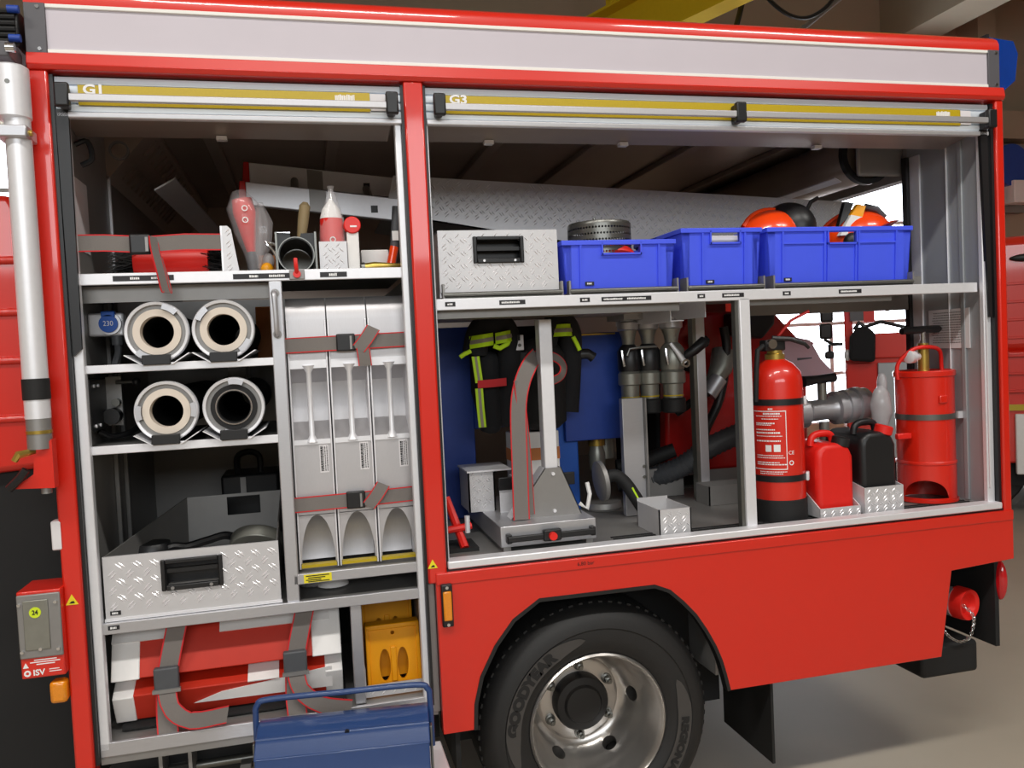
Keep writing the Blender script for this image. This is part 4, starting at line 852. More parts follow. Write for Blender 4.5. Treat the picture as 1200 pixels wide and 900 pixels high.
crate('low blue plastic crate holding a metal strainer beside the tread plate box', .495, .886, .17, .30, (.632, .762, 1.903, 1.935), (.555, .828), (.57, 1.80))
crate('narrow blue plastic crate between the other two blue crates', .912, 1.206, .205, .40, (1.02, 1.125, 1.932, 1.968), (.988, 1.145), (1.0, 1.795))
c3 = crate('wide blue plastic crate full of orange helmets', 1.232, 1.810, .205, .40, (1.47, 1.58, 1.925, 1.962), (1.29, 1.455, 1.592, 1.745), (1.295, 1.795))
part(MB().box(1.29, 1.455, .083, .092, 1.922, 1.928).box(1.592, 1.745, .083, .092, 1.922, 1.928), 'cross_rib', blue, c3)
for x in (1.468, 1.58): part(MB().hexa([(x - .003, .093, 1.778), (x + .003, .093, 1.778), (x + .003, .081, 1.925), (x - .003, .081, 1.925)], [(x - .003, .10, 1.778), (x + .003, .10, 1.778), (x + .003, .088, 1.925), (x - .003, .088, 1.925)]), 'rib', blue, c3)
t = thing('suction_strainer', 'round perforated metal strainer in the low blue crate', 'strainer', (.675, .22, 1.78))
part(MB().lathe([(.108, .225), (.108, .232), (.104, .238), (.0001, .238)], (.672, .22, 1.78), (0, 0, 1), 64), 'lid', steel, t)
part(MB().lathe([(.0001, .07), (.108, .07), (.108, .082)], (.672, .22, 1.78), (0, 0, 1), 64), 'base', steel, t)
mb = MB(); rows = 7; zs0, zs1 = 1.862, 2.005; hh = (zs1 - zs0) / rows
for j in range(rows):
    for i in range(64):
        off = (j % 2) * .5; z = zs0 + j * hh; vs = []
        def cp(u, v): a = 2 * PI * (i + off + u) / 64; return (.672 + .108 * math.cos(a), .22 + .108 * math.sin(a), z + v * hh)
        for (u, v) in ((0, 0), (.5, 0), (1, 0), (1, .5), (1, 1), (.5, 1), (0, 1), (0, .5)): vs.append(cp(u, v))
        for (u, v) in ((0, 0), (.5, 0), (1, 0), (1, .5), (1, 1), (.5, 1), (0, 1), (0, .5)):
            d = math.atan2(v - .5, u - .5); vs.append(cp(.5 + .34 * math.cos(d), .5 + .18 * math.sin(d)))
        mb.add(vs, [(k, (k + 1) % 8, 8 + (k + 1) % 8, 8 + k) for k in range(8)])
part(mb, 'perforated_wall', steel, t)
for a in (.6, 2.5, 4.2): part(MB().cyl((.672 + .09 * math.cos(a), .22 + .09 * math.sin(a), 2.015), (.672 + .09 * math.cos(a), .22 + .09 * math.sin(a), 2.028), .004, n=8), 'stud', steel, t)
tag(part(MB().ell((.70, .14, 1.87), (.08, .035, .07)), 'red_pouch', redp), 'red pouch seen through the hand hole of the low crate', 'pouch')
tag(part(B(1.0, 1.15, .12, .16, 1.78, 1.96), 'white_pad', paper, bev=.004), 'white packet seen through the hand hole of the narrow crate', 'packet')
def helmet(cx, cy, cz, yaw, tilt, label, visor):
    t = thing('helmet', label, 'helmet', (cx, cy, cz), 'orange helmets in the wide crate')
    T = Matrix.Translation((cx, cy, cz)) @ Matrix.Rotation(yaw, 4, 'Z') @ Matrix.Rotation(tilt, 4, 'Y')
    part(MB(T).ell((0, 0, 0), (.135, .11, .105), 32, 12, 0, PI / 2), 'shell', orange, t)
    part(MB(T).lathe([(.9, 0), (1.0, -.0), (1.0, .008), (.9, .008)], (0, 0, 0), (0, 0, 1), 32, closed=True) if False else MB(T).ell((-.045, 0, .004), (.125, .100, .014), 28, 6), 'peak', orange, t)
    part(MB(T).tube([(x, 0, .106 * math.sqrt(max(0, 1 - (x / .135) ** 2)) ) for x in [-.12 + .02 * i for i in range(13)]], .010, n=8), 'crest', orange, t)
    for q in (-1, 1): part(MB(T).ell((.02, q * .113, -.02), (.035, .02, .045), 18, 10), 'ear_muff', black, t)
    if visor: part(MB(T).ell((.075, 0, .03), (.085, .125, .10), 24, 10, -.1, PI / 2), 'visor', black, t)
    return t
helmet(1.36, .27, 1.965, .15, -.05, 'orange helmet with black visor pushed back in the wide crate', True)
h2 = helmet(1.71, .27, 1.955, 2.6, .35, 'tilted orange helmet with yellow and white stripe in the wide crate', False)
part(MB().hexa([(1.60, .20, 1.965), (1.66, .19, 1.965), (1.69, .19, 2.03), (1.65, .2, 2.04)], [(1.60, .22, 1.965), (1.66, .21, 1.965), (1.69, .21, 2.03), (1.65, .22, 2.04)]), 'white_stripe', white, h2)
part(MB().hexa([(1.65, .20, 2.04), (1.69, .19, 2.03), (1.705, .19, 2.07), (1.68, .2, 2.08)], [(1.65, .22, 2.04), (1.69, .21, 2.03), (1.705, .21, 2.07), (1.68, .22, 2.08)]), 'yellow_stripe', yell, h2)
part(MB().hexa([(1.61, .22, 2.0), (1.64, .21, 2.03), (1.67, .21, 2.085), (1.64, .22, 2.09)], [(1.61, .24, 2.0), (1.64, .23, 2.03), (1.67, .23, 2.085), (1.64, .24, 2.09)]), 'face_guard', black, h2)
part(MB().tube([(1.72, .22, 2.075), (1.76, .2, 2.06), (1.79, .2, 2.03)], .012, n=8), 'strap_clip', cable, h2)
part(MB().tube([(1.50, .27, 2.05), (1.53, .27, 2.10), (1.56, .27, 2.115)], .008, n=8), 'visor_rod', black, h2)

# ================================================================ second compartment, lower level
tag(part(MB().box(.09, .30, .70, .72, .955, 1.70).box(.30, .62, .70, .72, 1.30, 1.66), 'blue_board', dblue, bev=.003), 'dark blue upright board behind the breathing apparatus', 'board')
tag(part(B(.64, .93, .60, .625, 1.235, 1.655), 'blue_sheet', dblue, bev=.003), 'dark blue hanging panel beside the nozzles', 'panel')
tag(part(B(.595, .70, .632, .69, .955, 1.53), 'blue_foam_block', mblue, bev=.006), 'bright blue upright block behind the metal column', 'block')
tag(part(B(.72, .86, .595, .60, 1.645, 1.652), 'pale_ruler', brass), 'thin pale strip on top of the blue hanging panel', 'strip')
# pull-out carrier with column and strap
t = thing('apparatus_carrier', 'pull-out metal carrier with upright column and black handle bar', 'carrier', (.41, .3, .953))
part(B(.250, .574, .10, .66, .968, 1.037), 'base', alu, t, bev=.003)
for x in (.27, .55): part(B(x - .012, x + .012, .1, .6, .953, .97), 'slide', alud, t)
hd = part(MB().box(.268, .562, .072, .086, .988, 1.008), 'handle_bar', black, t, bev=.004)
for x in (.274, .556): part(B(x - .008, x + .008, .075, .101, .984, 1.014), 'handle_end', black, hd, bev=.003)
part(B(.385, .445, .066, .09, .982, 1.020), 'handle_housing', black, hd, bev=.005); part(MB().cyl((.413, .052, 1.0), (.413, .07, 1.0), .013, n=24), 'release_button', redp, hd, label='red release button')
part(MB().prism([(.31, 1.037), (.556, 1.037), (.49, 1.20), (.432, 1.20)], .19, .196), 'gusset', alud, t); part(MB().hexa([(.556, .19, 1.037), (.49, .19, 1.2), (.49, .26, 1.2), (.556, .26, 1.037)], [(.553, .19, 1.037), (.487, .19, 1.2), (.487, .26, 1.2), (.553, .26, 1.037)]), 'gusset_side', alud, t)
part(MB().hexa([(.31, .19, 1.037), (.432, .19, 1.2), (.432, .26, 1.2), (.31, .26, 1.037)], [(.313, .19, 1.037), (.435, .19, 1.2), (.435, .26, 1.2), (.313, .26, 1.037)]), 'gusset_side', alul, t)
for z in (1.055, 1.18): part(MB().cyl((.46, .184, z), (.46, .19, z), .006, n=10), 'rivet', alul, t)
part(B(.437, .482, .20, .25, 1.19, 1.70), 'column', alul, t, bev=.003)
pts = spline([(.338, .165, 1.04), (.340, .165, 1.2), (.344, .165, 1.40), (.362, .17, 1.49), (.395, .185, 1.55), (.44, .255, 1.578)], 5)
n = len(pts); wds = []
for i in range(n):
    d = (pts[min(i + 1, n - 1)] - pts[max(i - 1, 0)]).normalized(); v = d.cross(Vector((0, 1, 0))); wds.append(v if v.length > .2 else Vector((1, 0, 0)))
cs = strap('carrier_strap', 'grey strap with red edges looped over the metal column', pts, wds, .028)
strap('', '', spline([(.35, .172, 1.50), (.366, .178, 1.30), (.372, .18, 1.05)], 4), (1, .5, 0), .02, parent=cs)
pts = spline([(.43, .262, 1.578), (.475, .24, 1.578), (.508, .222, 1.562), (.522, .215, 1.535), (.512, .22, 1.505), (.48, .245, 1.488), (.45, .27, 1.482)], 5); n = len(pts); wds = []
for i in range(n):
    d = (pts[min(i + 1, n - 1)] - pts[max(i - 1, 0)]).normalized(); v = d.cross(Vector((0, 1, 0))).normalized(); wds.append((v + Vector((0, .9, 0))).normalized())
strap('', '', pts, wds, .021, parent=cs)
t = thing('parts_bin', 'tread plate bin at the back of the carrier beside the red post', 'bin', (.25, .4, 1.037)); part(MB().box(.205, .30, .38, .386, 1.037, 1.18).box(.205, .21, .38, .55, 1.037, 1.18).box(.295, .30, .38, .55, 1.037, 1.18).box(.205, .30, .545, .55, 1.037, 1.18), 'body', tread, t); part(MB().lugs((.205, .38, 1.04), (1, 0, 0), (0, 0, 1), .095, .14, .036, .022, .005, .0016), 'tread_pattern', lugm, t, kind='stuff'); part(B(.20, .36, .37, .56, 1.178, 1.184), 'top_flange', alul, t)
t = thing('bent_plate', 'bent aluminium clip with black band on the carrier', 'clip', (.33, .36, 1.037)); part(MB().box(.305, .37, .33, .334, 1.037, 1.15).box(.37, .374, .33, .45, 1.037, 1.15), 'plate', alul, t); part(MB().box(.302, .58, .322, .33, 1.115, 1.16), 'band', black, t, bev=.003)
t = thing('carton', 'white carton with an orange band behind the strap', 'box', (.47, .5, 1.037)); part(B(.395, .575, .48, .58, 1.037, 1.295), 'body', white, t, bev=.003); part(B(.394, .576, .479, .581, 1.19, 1.235), 'orange_band', cardo, t); part(B(.52, .565, .4785, .4798, 1.25, 1.275), 'blue_print', mblue, t)
# breathing apparatus
t = thing('breathing_apparatus', 'black breathing apparatus with hi-vis yellow straps hanging in the locker', 'breathing apparatus', (.45, .5, 1.30))
part(MB().lathe([(.0001, 0), (.06, .005), (.09, .03), (.094, .28), (.06, .33), (.02, .345), (.0001, .345)], (.52, .50, 1.30), (0, 0, 1), 28), 'cylinder', matte, t)
part(MB().prism([(.30, 1.32), (.62, 1.32), (.64, 1.45), (.64, 1.64), (.58, 1.69), (.33, 1.69), (.27, 1.62), (.27, 1.45)], .54, .60), 'backplate', fabric, t, bev=.02)
part(MB().tube(spline([(.27, .47, 1.60), (.285, .45, 1.67), (.33, .44, 1.705), (.38, .45, 1.68), (.40, .47, 1.58), (.39, .48, 1.45), (.385, .5, 1.33)], 5), .045, n=12), 'shoulder_pad', fabric, t)
part(MB().tube(spline([(.53, .47, 1.60), (.55, .45, 1.67), (.59, .44, 1.70), (.63, .46, 1.65), (.635, .5, 1.5), (.62, .5, 1.36)], 5), .042, n=12), 'shoulder_pad', fabric, t)
part(MB().box(.28, .36, .45, .55, 1.30, 1.60), 'lung_pack', fabric, t, bev=.03); part(MB().box(.39, .50, .44, .54, 1.52, 1.60), 'regulator', black, t, bev=.01)
part(MB().tube([(.64, .48, 1.575), (.70, .47, 1.575), (.72, .47, 1.56)], .02, n=10), 'hose_end', black, t)
def patch(a, b, w, y=.40, m=hivis, nm='hi_vis_strip', wd=(0, 0, 1)): return part(MB().ribbon(spline([a, ((a[0] + b[0]) / 2, y - .012, (a[2] + b[2]) / 2), b], 3), wd, -w, w, .004), nm, m, t)
patch((.245, .43, 1.635), (.325, .41, 1.645), .022); patch((.335, .41, 1.645), (.40, .425, 1.655), .020); patch((.55, .42, 1.665), (.63, .43, 1.665), .022, y=.395)
patch((.246, .426, 1.635), (.325, .406, 1.645), .007, y=.396, m=greyref, nm='reflective_strip'); patch((.336, .406, 1.645), (.40, .421, 1.655), .007, y=.396, m=greyref, nm='reflective_strip'); patch((.551, .416, 1.665), (.63, .426, 1.665), .007, y=.391, m=greyref, nm='reflective_strip')
part(MB().tube([(.245, .42, 1.605), (.22, .42, 1.595), (.205, .42, 1.585)], .008, n=8), 'pull_tab', hivis, t); part(MB().tube([(.325, .40, 1.62), (.345, .395, 1.61), (.375, .40, 1.625), (.38, .40, 1.635)], .009, n=8), 'pull_tab', hivis, t); part(MB().tube([(.625, .41, 1.64), (.64, .41, 1.61), (.648, .41, 1.59)], .008, n=8), 'pull_tab', hivis, t)
part(MB().ribbon([(.262, .428, 1.585), (.268, .43, 1.53), (.272, .43, 1.49)], (1, 0, 0), -.014, .014, .005), 'hi_vis_strip', hivis, t); part(MB().ribbon([(.27, .43, 1.47), (.272, .43, 1.40), (.276, .43, 1.33)], (1, 0, 0), -.014, .014, .005), 'hi_vis_strip', hivis, t)
part(MB().ribbon([(.262, .4245, 1.585), (.268, .4265, 1.53), (.272, .4265, 1.49)], (1, 0, 0), -.004, .004, .003), 'reflective_strip', greyref, t); part(MB().ribbon([(.27, .4265, 1.47), (.272, .4265, 1.40), (.276, .4265, 1.33)], (1, 0, 0), -.005, .005, .003), 'reflective_strip', greyref, t)
part(MB().ribbon([(.265, .425, 1.485), (.32, .41, 1.487), (.365, .40, 1.49)], (0, 0, 1), -.014, .014, .003), 'chest_strap', webr, t); part(B(.408, .442, .425, .432, 1.60, 1.655), 'name_plate', alul, t, bev=.002); part(MB().cyl((.425, .418, 1.618), (.425, .425, 1.618), .006, n=12), 'plate_rivet', steel, t); part(B(.418, .428, .42, .425, 1.635, 1.656), 'plate_slot', black, t)
# red jack stand beside the post
t = thing('red_jack', 'red metal clamp lying beside the middle post', 'clamp', (.13, .2, .955)); part(MB().tube([(.105, .26, 1.12), (.125, .24, 1.05), (.145, .17, .965)], [.012, .014, .014], n=8), 'arm', redp, t); part(MB().tube([(.075, .2, 1.02), (.13, .2, 1.025), (.175, .2, 1.03)], .012, n=8), 'cross_bar', redp, t); part(MB().cyl((.16, .19, 1.01), (.16, .19, 1.065), .009, n=10), 'bolt', alul, t); part(B(.09, .19, .16, .30, .953, .965), 'foot', matte, t)
# hanging branch pipes
def nozzle(cx, cy, s, label, lever):
    t = thing('branch_pipe', label, 'nozzle', (cx, cy, 1.33), 'branch pipes hanging from the rail'); o = (cx, cy, 0)
    L = lambda pr, nm, m, n=28: part(MB().lathe([(r * s, 1.70 - (1.70 - z)) for r, z in pr], o, (0, 0, 1), n), nm, m, t)
    L([(.034, 1.655), (.040, 1.66), (.040, 1.685), (.034, 1.69)], 'coupling', alu); L([(.022, 1.60), (.026, 1.63), (.034, 1.656)], 'neck', gun); L([(.040, 1.50), (.043, 1.51), (.043, 1.575), (.034, 1.59), (.024, 1.602)], 'valve_body', black if lever != 2 else gun)
    L([(.038, 1.445), (.044, 1.45), (.044, 1.49), (.038, 1.497), (.036, 1.503)], 'collar', gun, 10); L([(.033, 1.39), (.035, 1.447)], 'barrel', gun); L([(.0352, 1.398), (.0352, 1.403)], 'yellow_line', yrefl); L([(.036, 1.335), (.042, 1.34), (.042, 1.385), (.036, 1.392)], 'tip', rubber); L([(.026, 1.69), (.026, 1.70)], 'hanger_pin', alul)
    part(MB().tube([(cx - .045, cy - .045, 1.58), (cx - .045, cy - .05, 1.55), (cx - .04, cy - .05, 1.52)], .006, n=8), 'lever', chrome, t)
    return t
nozzle(.875, .50, 1.02, 'branch pipe nozzle hanging beside the blue panel', 0); nozzle(.955, .50, 1.05, 'branch pipe nozzle hanging in the middle of the rail', 1)
n3 = nozzle(1.035, .46, 1.1, 'branch pipe nozzle with long lever and black pistol grip', 2)
part(MB().tube([(1.005, .405, 1.60), (1.03, .40, 1.565), (1.058, .40, 1.525)], [.007, .009, .012], n=10), 'long_lever', alul, n3); part(MB().ring((1.058, .385, 1.522), (1.058, .40, 1.522), .016, .009, n=20), 'lever_eye', chrome, n3)
part(MB().tube([(1.07, .45, 1.54), (1.11, .42, 1.57), (1.15, .42, 1.60), (1.165, .42, 1.595)], [.016, .02, .022, .018], n=10), 'pistol_grip', black, n3)
part(MB().tube([(.84, .43, 1.56), (.85, .43, 1.585), (.9, .43, 1.59), (.96, .43, 1.59)], .005, n=8), 'guard_rod', steel, n3)
t = thing('nozzle_rail', 'open metal channel under the shelf carrying the nozzles', 'rail', (1.0, .4, 1.75)); part(MB().box(.905, .908, .18, .70, 1.678, 1.75).box(1.037, 1.040, .18, .70, 1.685, 1.75).box(.905, .955, .18, .44, 1.675, 1.678).box(.905, 1.04, .18, .70, 1.742, 1.75), 'channel', alul, t); part(B(.83, .905, .42, .6, 1.695, 1.72), 'side_arm', alux, t)
t = thing('orange_rope_bag', 'orange bag behind the blue hanging panel', 'bag', (.98, .75, .955)); part(MB().ell((.98, .72, 1.46), (.045, .04, .10)), 'body', cardo, t); part(MB().tube([(.98, .72, 1.36), (.985, .72, 1.15), (.985, .72, .955)], .018, n=10), 'neck', cable, t)
# hose and coupling below the blue panel
t = thing('suction_fitting', 'brass and steel fittings with curved black hose on the deck', 'fitting', (.8, .55, .955))
part(MB().lathe([(.06, 0), (.075, .005), (.075, .02), (.06, .026)], (.70, .42, 1.10), (1, 0, .1), 32), 'flange', alud, t); part(MB().tube(spline([(.71, .42, 1.10), (.76, .41, 1.12), (.80, .40, 1.09), (.84, .38, 1.02), (.865, .36, .97)], 5), .024, n=14), 'hose', rubber, t)
part(MB().tube(spline([(.815, .372, 1.075), (.835, .36, 1.03), (.855, .345, .99)], 4), .004, n=6), 'yellow_stripe', hivis, t)
part(MB().lathe([(.03, 0), (.034, .02), (.034, .07), (.028, .09), (.02, .12)], (.80, .7, 1.10), (0, 0, 1), 20), 'valve', gun, t); part(MB().lathe([(.034, 0), (.034, .06)], (.80, .7, 1.20), (0, 0, 1), 20), 'brass_nut', brass, t)
part(MB().lathe([(.05, 0), (.05, .08), (.045, .09)], (.90, .9, 1.12), (0, 0, 1), 20), 'rear_valve', gun, t)
part(MB().tube([(.585, .30, 1.05), (.61, .29, 1.03), (.625, .30, 1.08), (.62, .31, 1.12)], .008, n=8), 'white_hook', white, t); part(MB().lathe([(.07, 0), (.075, .01), (.07, .03)], (.79, .62, .955), (0, 0, 1), 28), 'base_disc', alud, t)
# tread plate bin at the front edge
t = thing('tread_bin', 'small open tread plate bin standing on the sill', 'bin', (.83, .13, .955)); part(MB().box(.79, .905, .08, .084, .955, 1.042).box(.76, .764, .19, .194, .955, 1.07) if False else MB().hexa([(.79, .08, .955), (.906, .08, .955), (.906, .08, 1.045), (.79, .08, 1.045)], [(.79, .084, .955), (.906, .084, .955), (.906, .084, 1.045), (.79, .084, 1.045)]).hexa([(.79, .08, .955), (.79, .08, 1.045), (.79, .27, 1.045), (.79, .27, .955)], [(.794, .08, .955), (.794, .08, 1.045), (.794, .27, 1.045), (.794, .27, .955)]).hexa([(.902, .08, .955), (.902, .08, 1.045), (.902, .27, 1.045), (.902, .27, .955)], [(.906, .08, .955), (.906, .08, 1.045), (.906, .27, 1.045), (.906, .27, .955)]).box(.79, .906, .266, .27, .955, 1.055), 'body', tread, t)
part(MB().lugs((.795, .08, .958), (1, 0, 0), (0, 0, 1), .108, .085, .034, .022, .005, .0016), 'tread_pattern', lugm, t, kind='stuff')
# ---------------------------------------------------------------- portable pump
t = thing('portable_pump', 'red portable pump with black engine parts deep in the compartment', 'pump', (1.6, 1.15, .953))
part(MB().prism([(1.20, 1.02), (1.92, 1.02), (1.92, 1.44), (1.89, 1.59), (1.755, 1.73), (1.34, 1.73), (1.22, 1.55)], .92, 1.0), 'cover', redbag, t, bev=.015)
part(MB().box(1.2, 1.86, 1.0, 1.55, 1.0, 1.5), 'engine', matte, t, bev=.02); part(MB().prism([(1.50, 1.72), (1.70, 1.72), (1.69, 1.66), (1.63, 1.60), (1.50, 1.62)], .80, .92), 'air_box', black, t, bev=.012)
part(MB().tube(spline([(1.30, .78, 1.05), (1.33, .8, 1.2), (1.42, .82, 1.35), (1.45, .8, 1.55), (1.44, .8, 1.66)], 5), .02, n=10), 'engine_cable', black, t); part(MB().tube(spline([(1.2, .8, 1.30), (1.3, .78, 1.36), (1.38, .78, 1.40), (1.42, .8, 1.44)], 4), .018, n=10), 'fuel_hose', rubber, t)
part(MB().cyl((1.345, .78, 1.37), (1.40, .78, 1.44), .036, n=18), 'coupling_cap', alu, t); part(MB().tube([(1.37, .80, 1.41), (1.43, .82, 1.48), (1.46, .84, 1.55)], [.03, .05, .055], n=14), 'elbow', gun, t)
part(MB().ell((1.36, .88, 1.60), (.05, .04, .035)), 'filter', black, t); part(MB().ell((1.32, .88, 1.50), (.06, .04, .03)), 'filter', matte, t)
for x in (1.22, 1.84): part(MB().tube([(x, .86, .96), (x, .86, 1.05), (x, 1.5, 1.05), (x, 1.5, .96)], .018, n=10), 'frame_tube', steel, t)
part(B(1.2, 1.86, .9, 1.5, .953, .965), 'skid', steel, t)
part(MB().tube([(1.71, .80, 1.50), (1.80, .78, 1.545), (1.86, .78, 1.57)], .008, n=8), 'rod', redp, t)
t = thing('suction_line', 'grey corrugated hose behind the centre posts', 'hose', (1.2, .7, .955))
pl = spline([(.95, .86, 1.02), (1.06, .80, 1.03), (1.18, .72, 1.08), (1.28, .66, 1.16), (1.40, .60, 1.22)], 7); part(MB().tube(pl, .042, n=16), 'hose_body', cable, t)
for p_, q_ in zip(pl[::1], pl[1::1]): part(MB().ring(p_, p_ + (q_ - p_) * .35, .046, .04, n=16), 'hose_rib', cable, t)
tag(part(MB().tube(spline([(.92, .80, 1.09), (1.02, .78, 1.10), (1.1, .76, 1.13), (1.16, .74, 1.15)], 4), .03, n=12), 'black_hose', rubber), 'thick black hose lying behind the grey panel', 'hose')
t = thing('open_tray', 'small dull metal tray on the deck behind the fire extinguisher', 'tray', (1.3, .5, .955)); part(MB().box(1.18, 1.40, .48, .484, .955, 1.03).box(1.18, 1.184, .48, .6, .955, 1.03).box(1.396, 1.4, .48, .6, .955, 1.03).box(1.18, 1.4, .596, .6, .955, 1.03), 'body', alud, t)
# ---------------------------------------------------------------- fire extinguisher
ex, ey, er = 1.297, .17, .0915
t = thing('fire_extinguisher', 'red fire extinguisher with black base and black bands', 'fire extinguisher', (ex, ey, .953))
part(MB().lathe([(er - .004, .04), (er, .06), (er, .49), (er - .006, .525), (.06, .555), (.03, .572), (.026, .575)], (ex, ey, .955), (0, 0, 1), 48), 'tank', red, t)
part(MB().lathe([(er + .003, 0), (er + .004, .078), (er - .002, .082)], (ex, ey, .953), (0, 0, 1), 48), 'base_boot', rubber, t)
part(MB().lathe([(.03, .565), (.034, .57), (.034, .588), (.026, .592), (.026, .602), (.0001, .602)], (ex, ey, .955), (0, 0, 1), 28), 'neck_ring', brass, t)
part(B(ex - .05, ex + .03, ey - .025, ey + .02, 1.555, 1.595), 'valve', black, t, bev=.006); part(MB().cyl((ex - .03, ey - .04, 1.58), (ex - .03, ey - .02, 1.58), .017, n=20), 'gauge', chrome, t)
part(MB().tube([(ex - .02, ey - .02, 1.60), (ex + .04, ey - .04, 1.595), (ex + .09, ey - .05, 1.575), (ex + .105, ey - .05, 1.56)], [.01, .009, .007, .006], n=8), 'carry_lever', black, t); part(MB().tube([(ex, ey, 1.59), (ex + .05, ey - .03, 1.66), (ex + .11, ey - .05, 1.69)], .006, n=8), 'squeeze_lever', redp, t)
part(MB().tube([(ex - .05, ey - .01, 1.575), (ex - .085, ey - .03, 1.56), (ex - .097, ey - .04, 1.50), (ex - .099, ey - .03, 1.38)], .009, n=10), 'hose', rubber, t)
def band(z0, z1):
    part(MB().lathe([(er - .001, 0), (er + .003, 0), (er + .003, z1 - z0), (er - .001, z1 - z0)], (ex, ey, z0), (0, 0, 1), 48, closed=True), 'band', black, t)
    a = math.radians(-38); part(MB(Matrix.Translation((ex, ey, 0)) @ Matrix.Rotation(a, 4, 'Z')).box(er + .001, er + .012, -.016, .016, z0 - .004, z1 + .004), 'band_clasp', alul, t, bev=.003)
band(1.366, 1.388); band(1.098, 1.120)
def cpatch(r, th0, th1, z0, z1, n=8):
    mb = MB(); vs = []
    for i in range(n + 1):
        a = math.radians(th0 + (th1 - th0) * i / n); vs += [(ex + r * math.cos(a), ey + r * math.sin(a), z0), (ex + r * math.cos(a), ey + r * math.sin(a), z1)]
    mb.add(vs, [(2 * i, 2 * i + 2, 2 * i + 3, 2 * i + 1) for i in range(n)]); return mb
R_ = er + .0006; mb = MB()
def addp(*a, **k):
    q = cpatch(*a, **k); mb.add(q.v, q.f)
A0, A1 = -178, -102
addp(R_, A0, A1, 1.345, 1.348, n=14); addp(R_, A0, A1, 1.142, 1.145, n=14); addp(R_, A1 - 1.6, A1, 1.142, 1.348, n=2)
for i, (z, w_, e, h_) in enumerate(((1.352, .5, .55, .005), (1.335, .35, .75, .006), (1.328, .1, .8, .003), (1.318, .3, .7, .003), (1.302, .1, .6, .005), (1.297, .1, .5, .003), (1.28, .1, .6, .004), (1.268, .1, .75, .006), (1.258, .1, .8, .003), (1.24, .1, .75, .005), (1.19, .1, .8, .003), (1.182, .1, .85, .003), (1.165, .1, .7, .004), (1.158, .1, .9, .004), (1.133, .2, .9, .003), (1.126, .2, .8, .003))):
    a = A0 + (A1 - A0) * w_; fin = A0 + (A1 - A0) * e + 6
    while a < fin:
        q = random.uniform(1.5, 5); addp(R_ + .0003, a, min(a + q, fin), z, z + h_, n=1); a += q + 1.0
addp(R_, A0 + 30, A0 + 43, 1.205, 1.228, n=2); addp(R_, A0 + 48, A0 + 62, 1.205, 1.230, n=2)
part(mb, 'label_print', inkw, t)
Tt = Matrix.Translation((ex, ey, 0)) @ Matrix.Rotation(math.radians(-93), 4, 'Z') @ Matrix.Translation((er + .001, 0, 1.20)) @ Matrix.Rotation(PI / 2, 4, 'Z') @ FRONT
text('CE', .018, Tt, inkw, t); part(MB(Matrix.Translation((ex, ey, 0)) @ Matrix.Rotation(math.radians(-93), 4, 'Z')).ring((er, 0, 1.165), (er + .001, 0, 1.165), .0085, .0055, n=16), 'seal_print', inkw, t)
# ---------------------------------------------------------------- canisters in trays
def canister(x0, x1, y0, y1, z0, h, m, label, capm, hm):
    t = thing('canister', label, 'canister', ((x0 + x1) / 2, (y0 + y1) / 2, z0), 'fuel canisters in trays'); xm = (x0 + x1) / 2
    sh = z0 + h
    part(MB().prism([(x0 + .008, z0), (x1 - .008, z0), (x1, z0 + .02), (x1, sh - .05), (x1 - .015, sh - .016), (x1 - .05, sh), (x0 + .03, sh), (x0 + .006, sh - .022), (x0, sh - .05), (x0, z0 + .02)], y0, y1), 'body', m, t, bev=.018, seg=3)
    part(MB().tube(spline([(x0 + .012, y0 + .06, sh - .01), (x0 + .02, y0 + .06, sh + .02), (x0 + .05, y0 + .06, sh + .032), (x0 + .095, y0 + .06, sh + .026), (x0 + .105, y0 + .06, sh - .01)], 5), .0125, n=12), 'handle', hm, t)
    part(MB().lathe([(.026, 0), (.032, .003), (.032, .030), (.026, .034), (.0001, .034)], (x1 - .036, y0 + .03, sh - .014), (.25, -.1, 1), 20), 'cap', capm, t)
    part(MB().tube(spline([(x0 + .06, y0 + .13, sh), (x0 + .07, y0 + .12, sh + .02), (x1 - .04, y0 + .11, sh + .022)], 4), .011, n=10), 'spout', capm, t)
    return t
canister(1.405, 1.553, .095, .30, .962, .255, redp, 'red plastic fuel canister in a tread plate tray', black, redp)
canister(1.585, 1.732, .095, .32, .962, .285, black, 'black plastic fuel canister with red cap in a tread plate tray', redp, black)
def tray(x0, x1, fz, label):
    t = thing('canister_tray', label, 'tray', ((x0 + x1) / 2, .2, .953), 'tread plate trays for canisters')
    part(MB().box(x0, x1, .076, .08, .955, fz), 'front', tread, t); part(MB().lugs((x0, .076, .957), (1, 0, 0), (0, 0, 1), x1 - x0, fz - .957, .034, .022, .005, .0016), 'tread_pattern', lugm, t, kind='stuff')
    for x in (x0, x1 - .004): part(MB().prism([(.08, .955), (.34, .955), (.34, 1.09), (.24, 1.085), (.08, fz)], x, x + .004, 'yz'), 'side', alul, t)
    part(B(x0, x1, .08, .34, .955, .96), 'floor_plate', alud, t)
tray(1.398, 1.561, .993, 'low tread plate tray under the red canister'); tray(1.578, 1.740, 1.052, 'taller tread plate tray under the black canister')
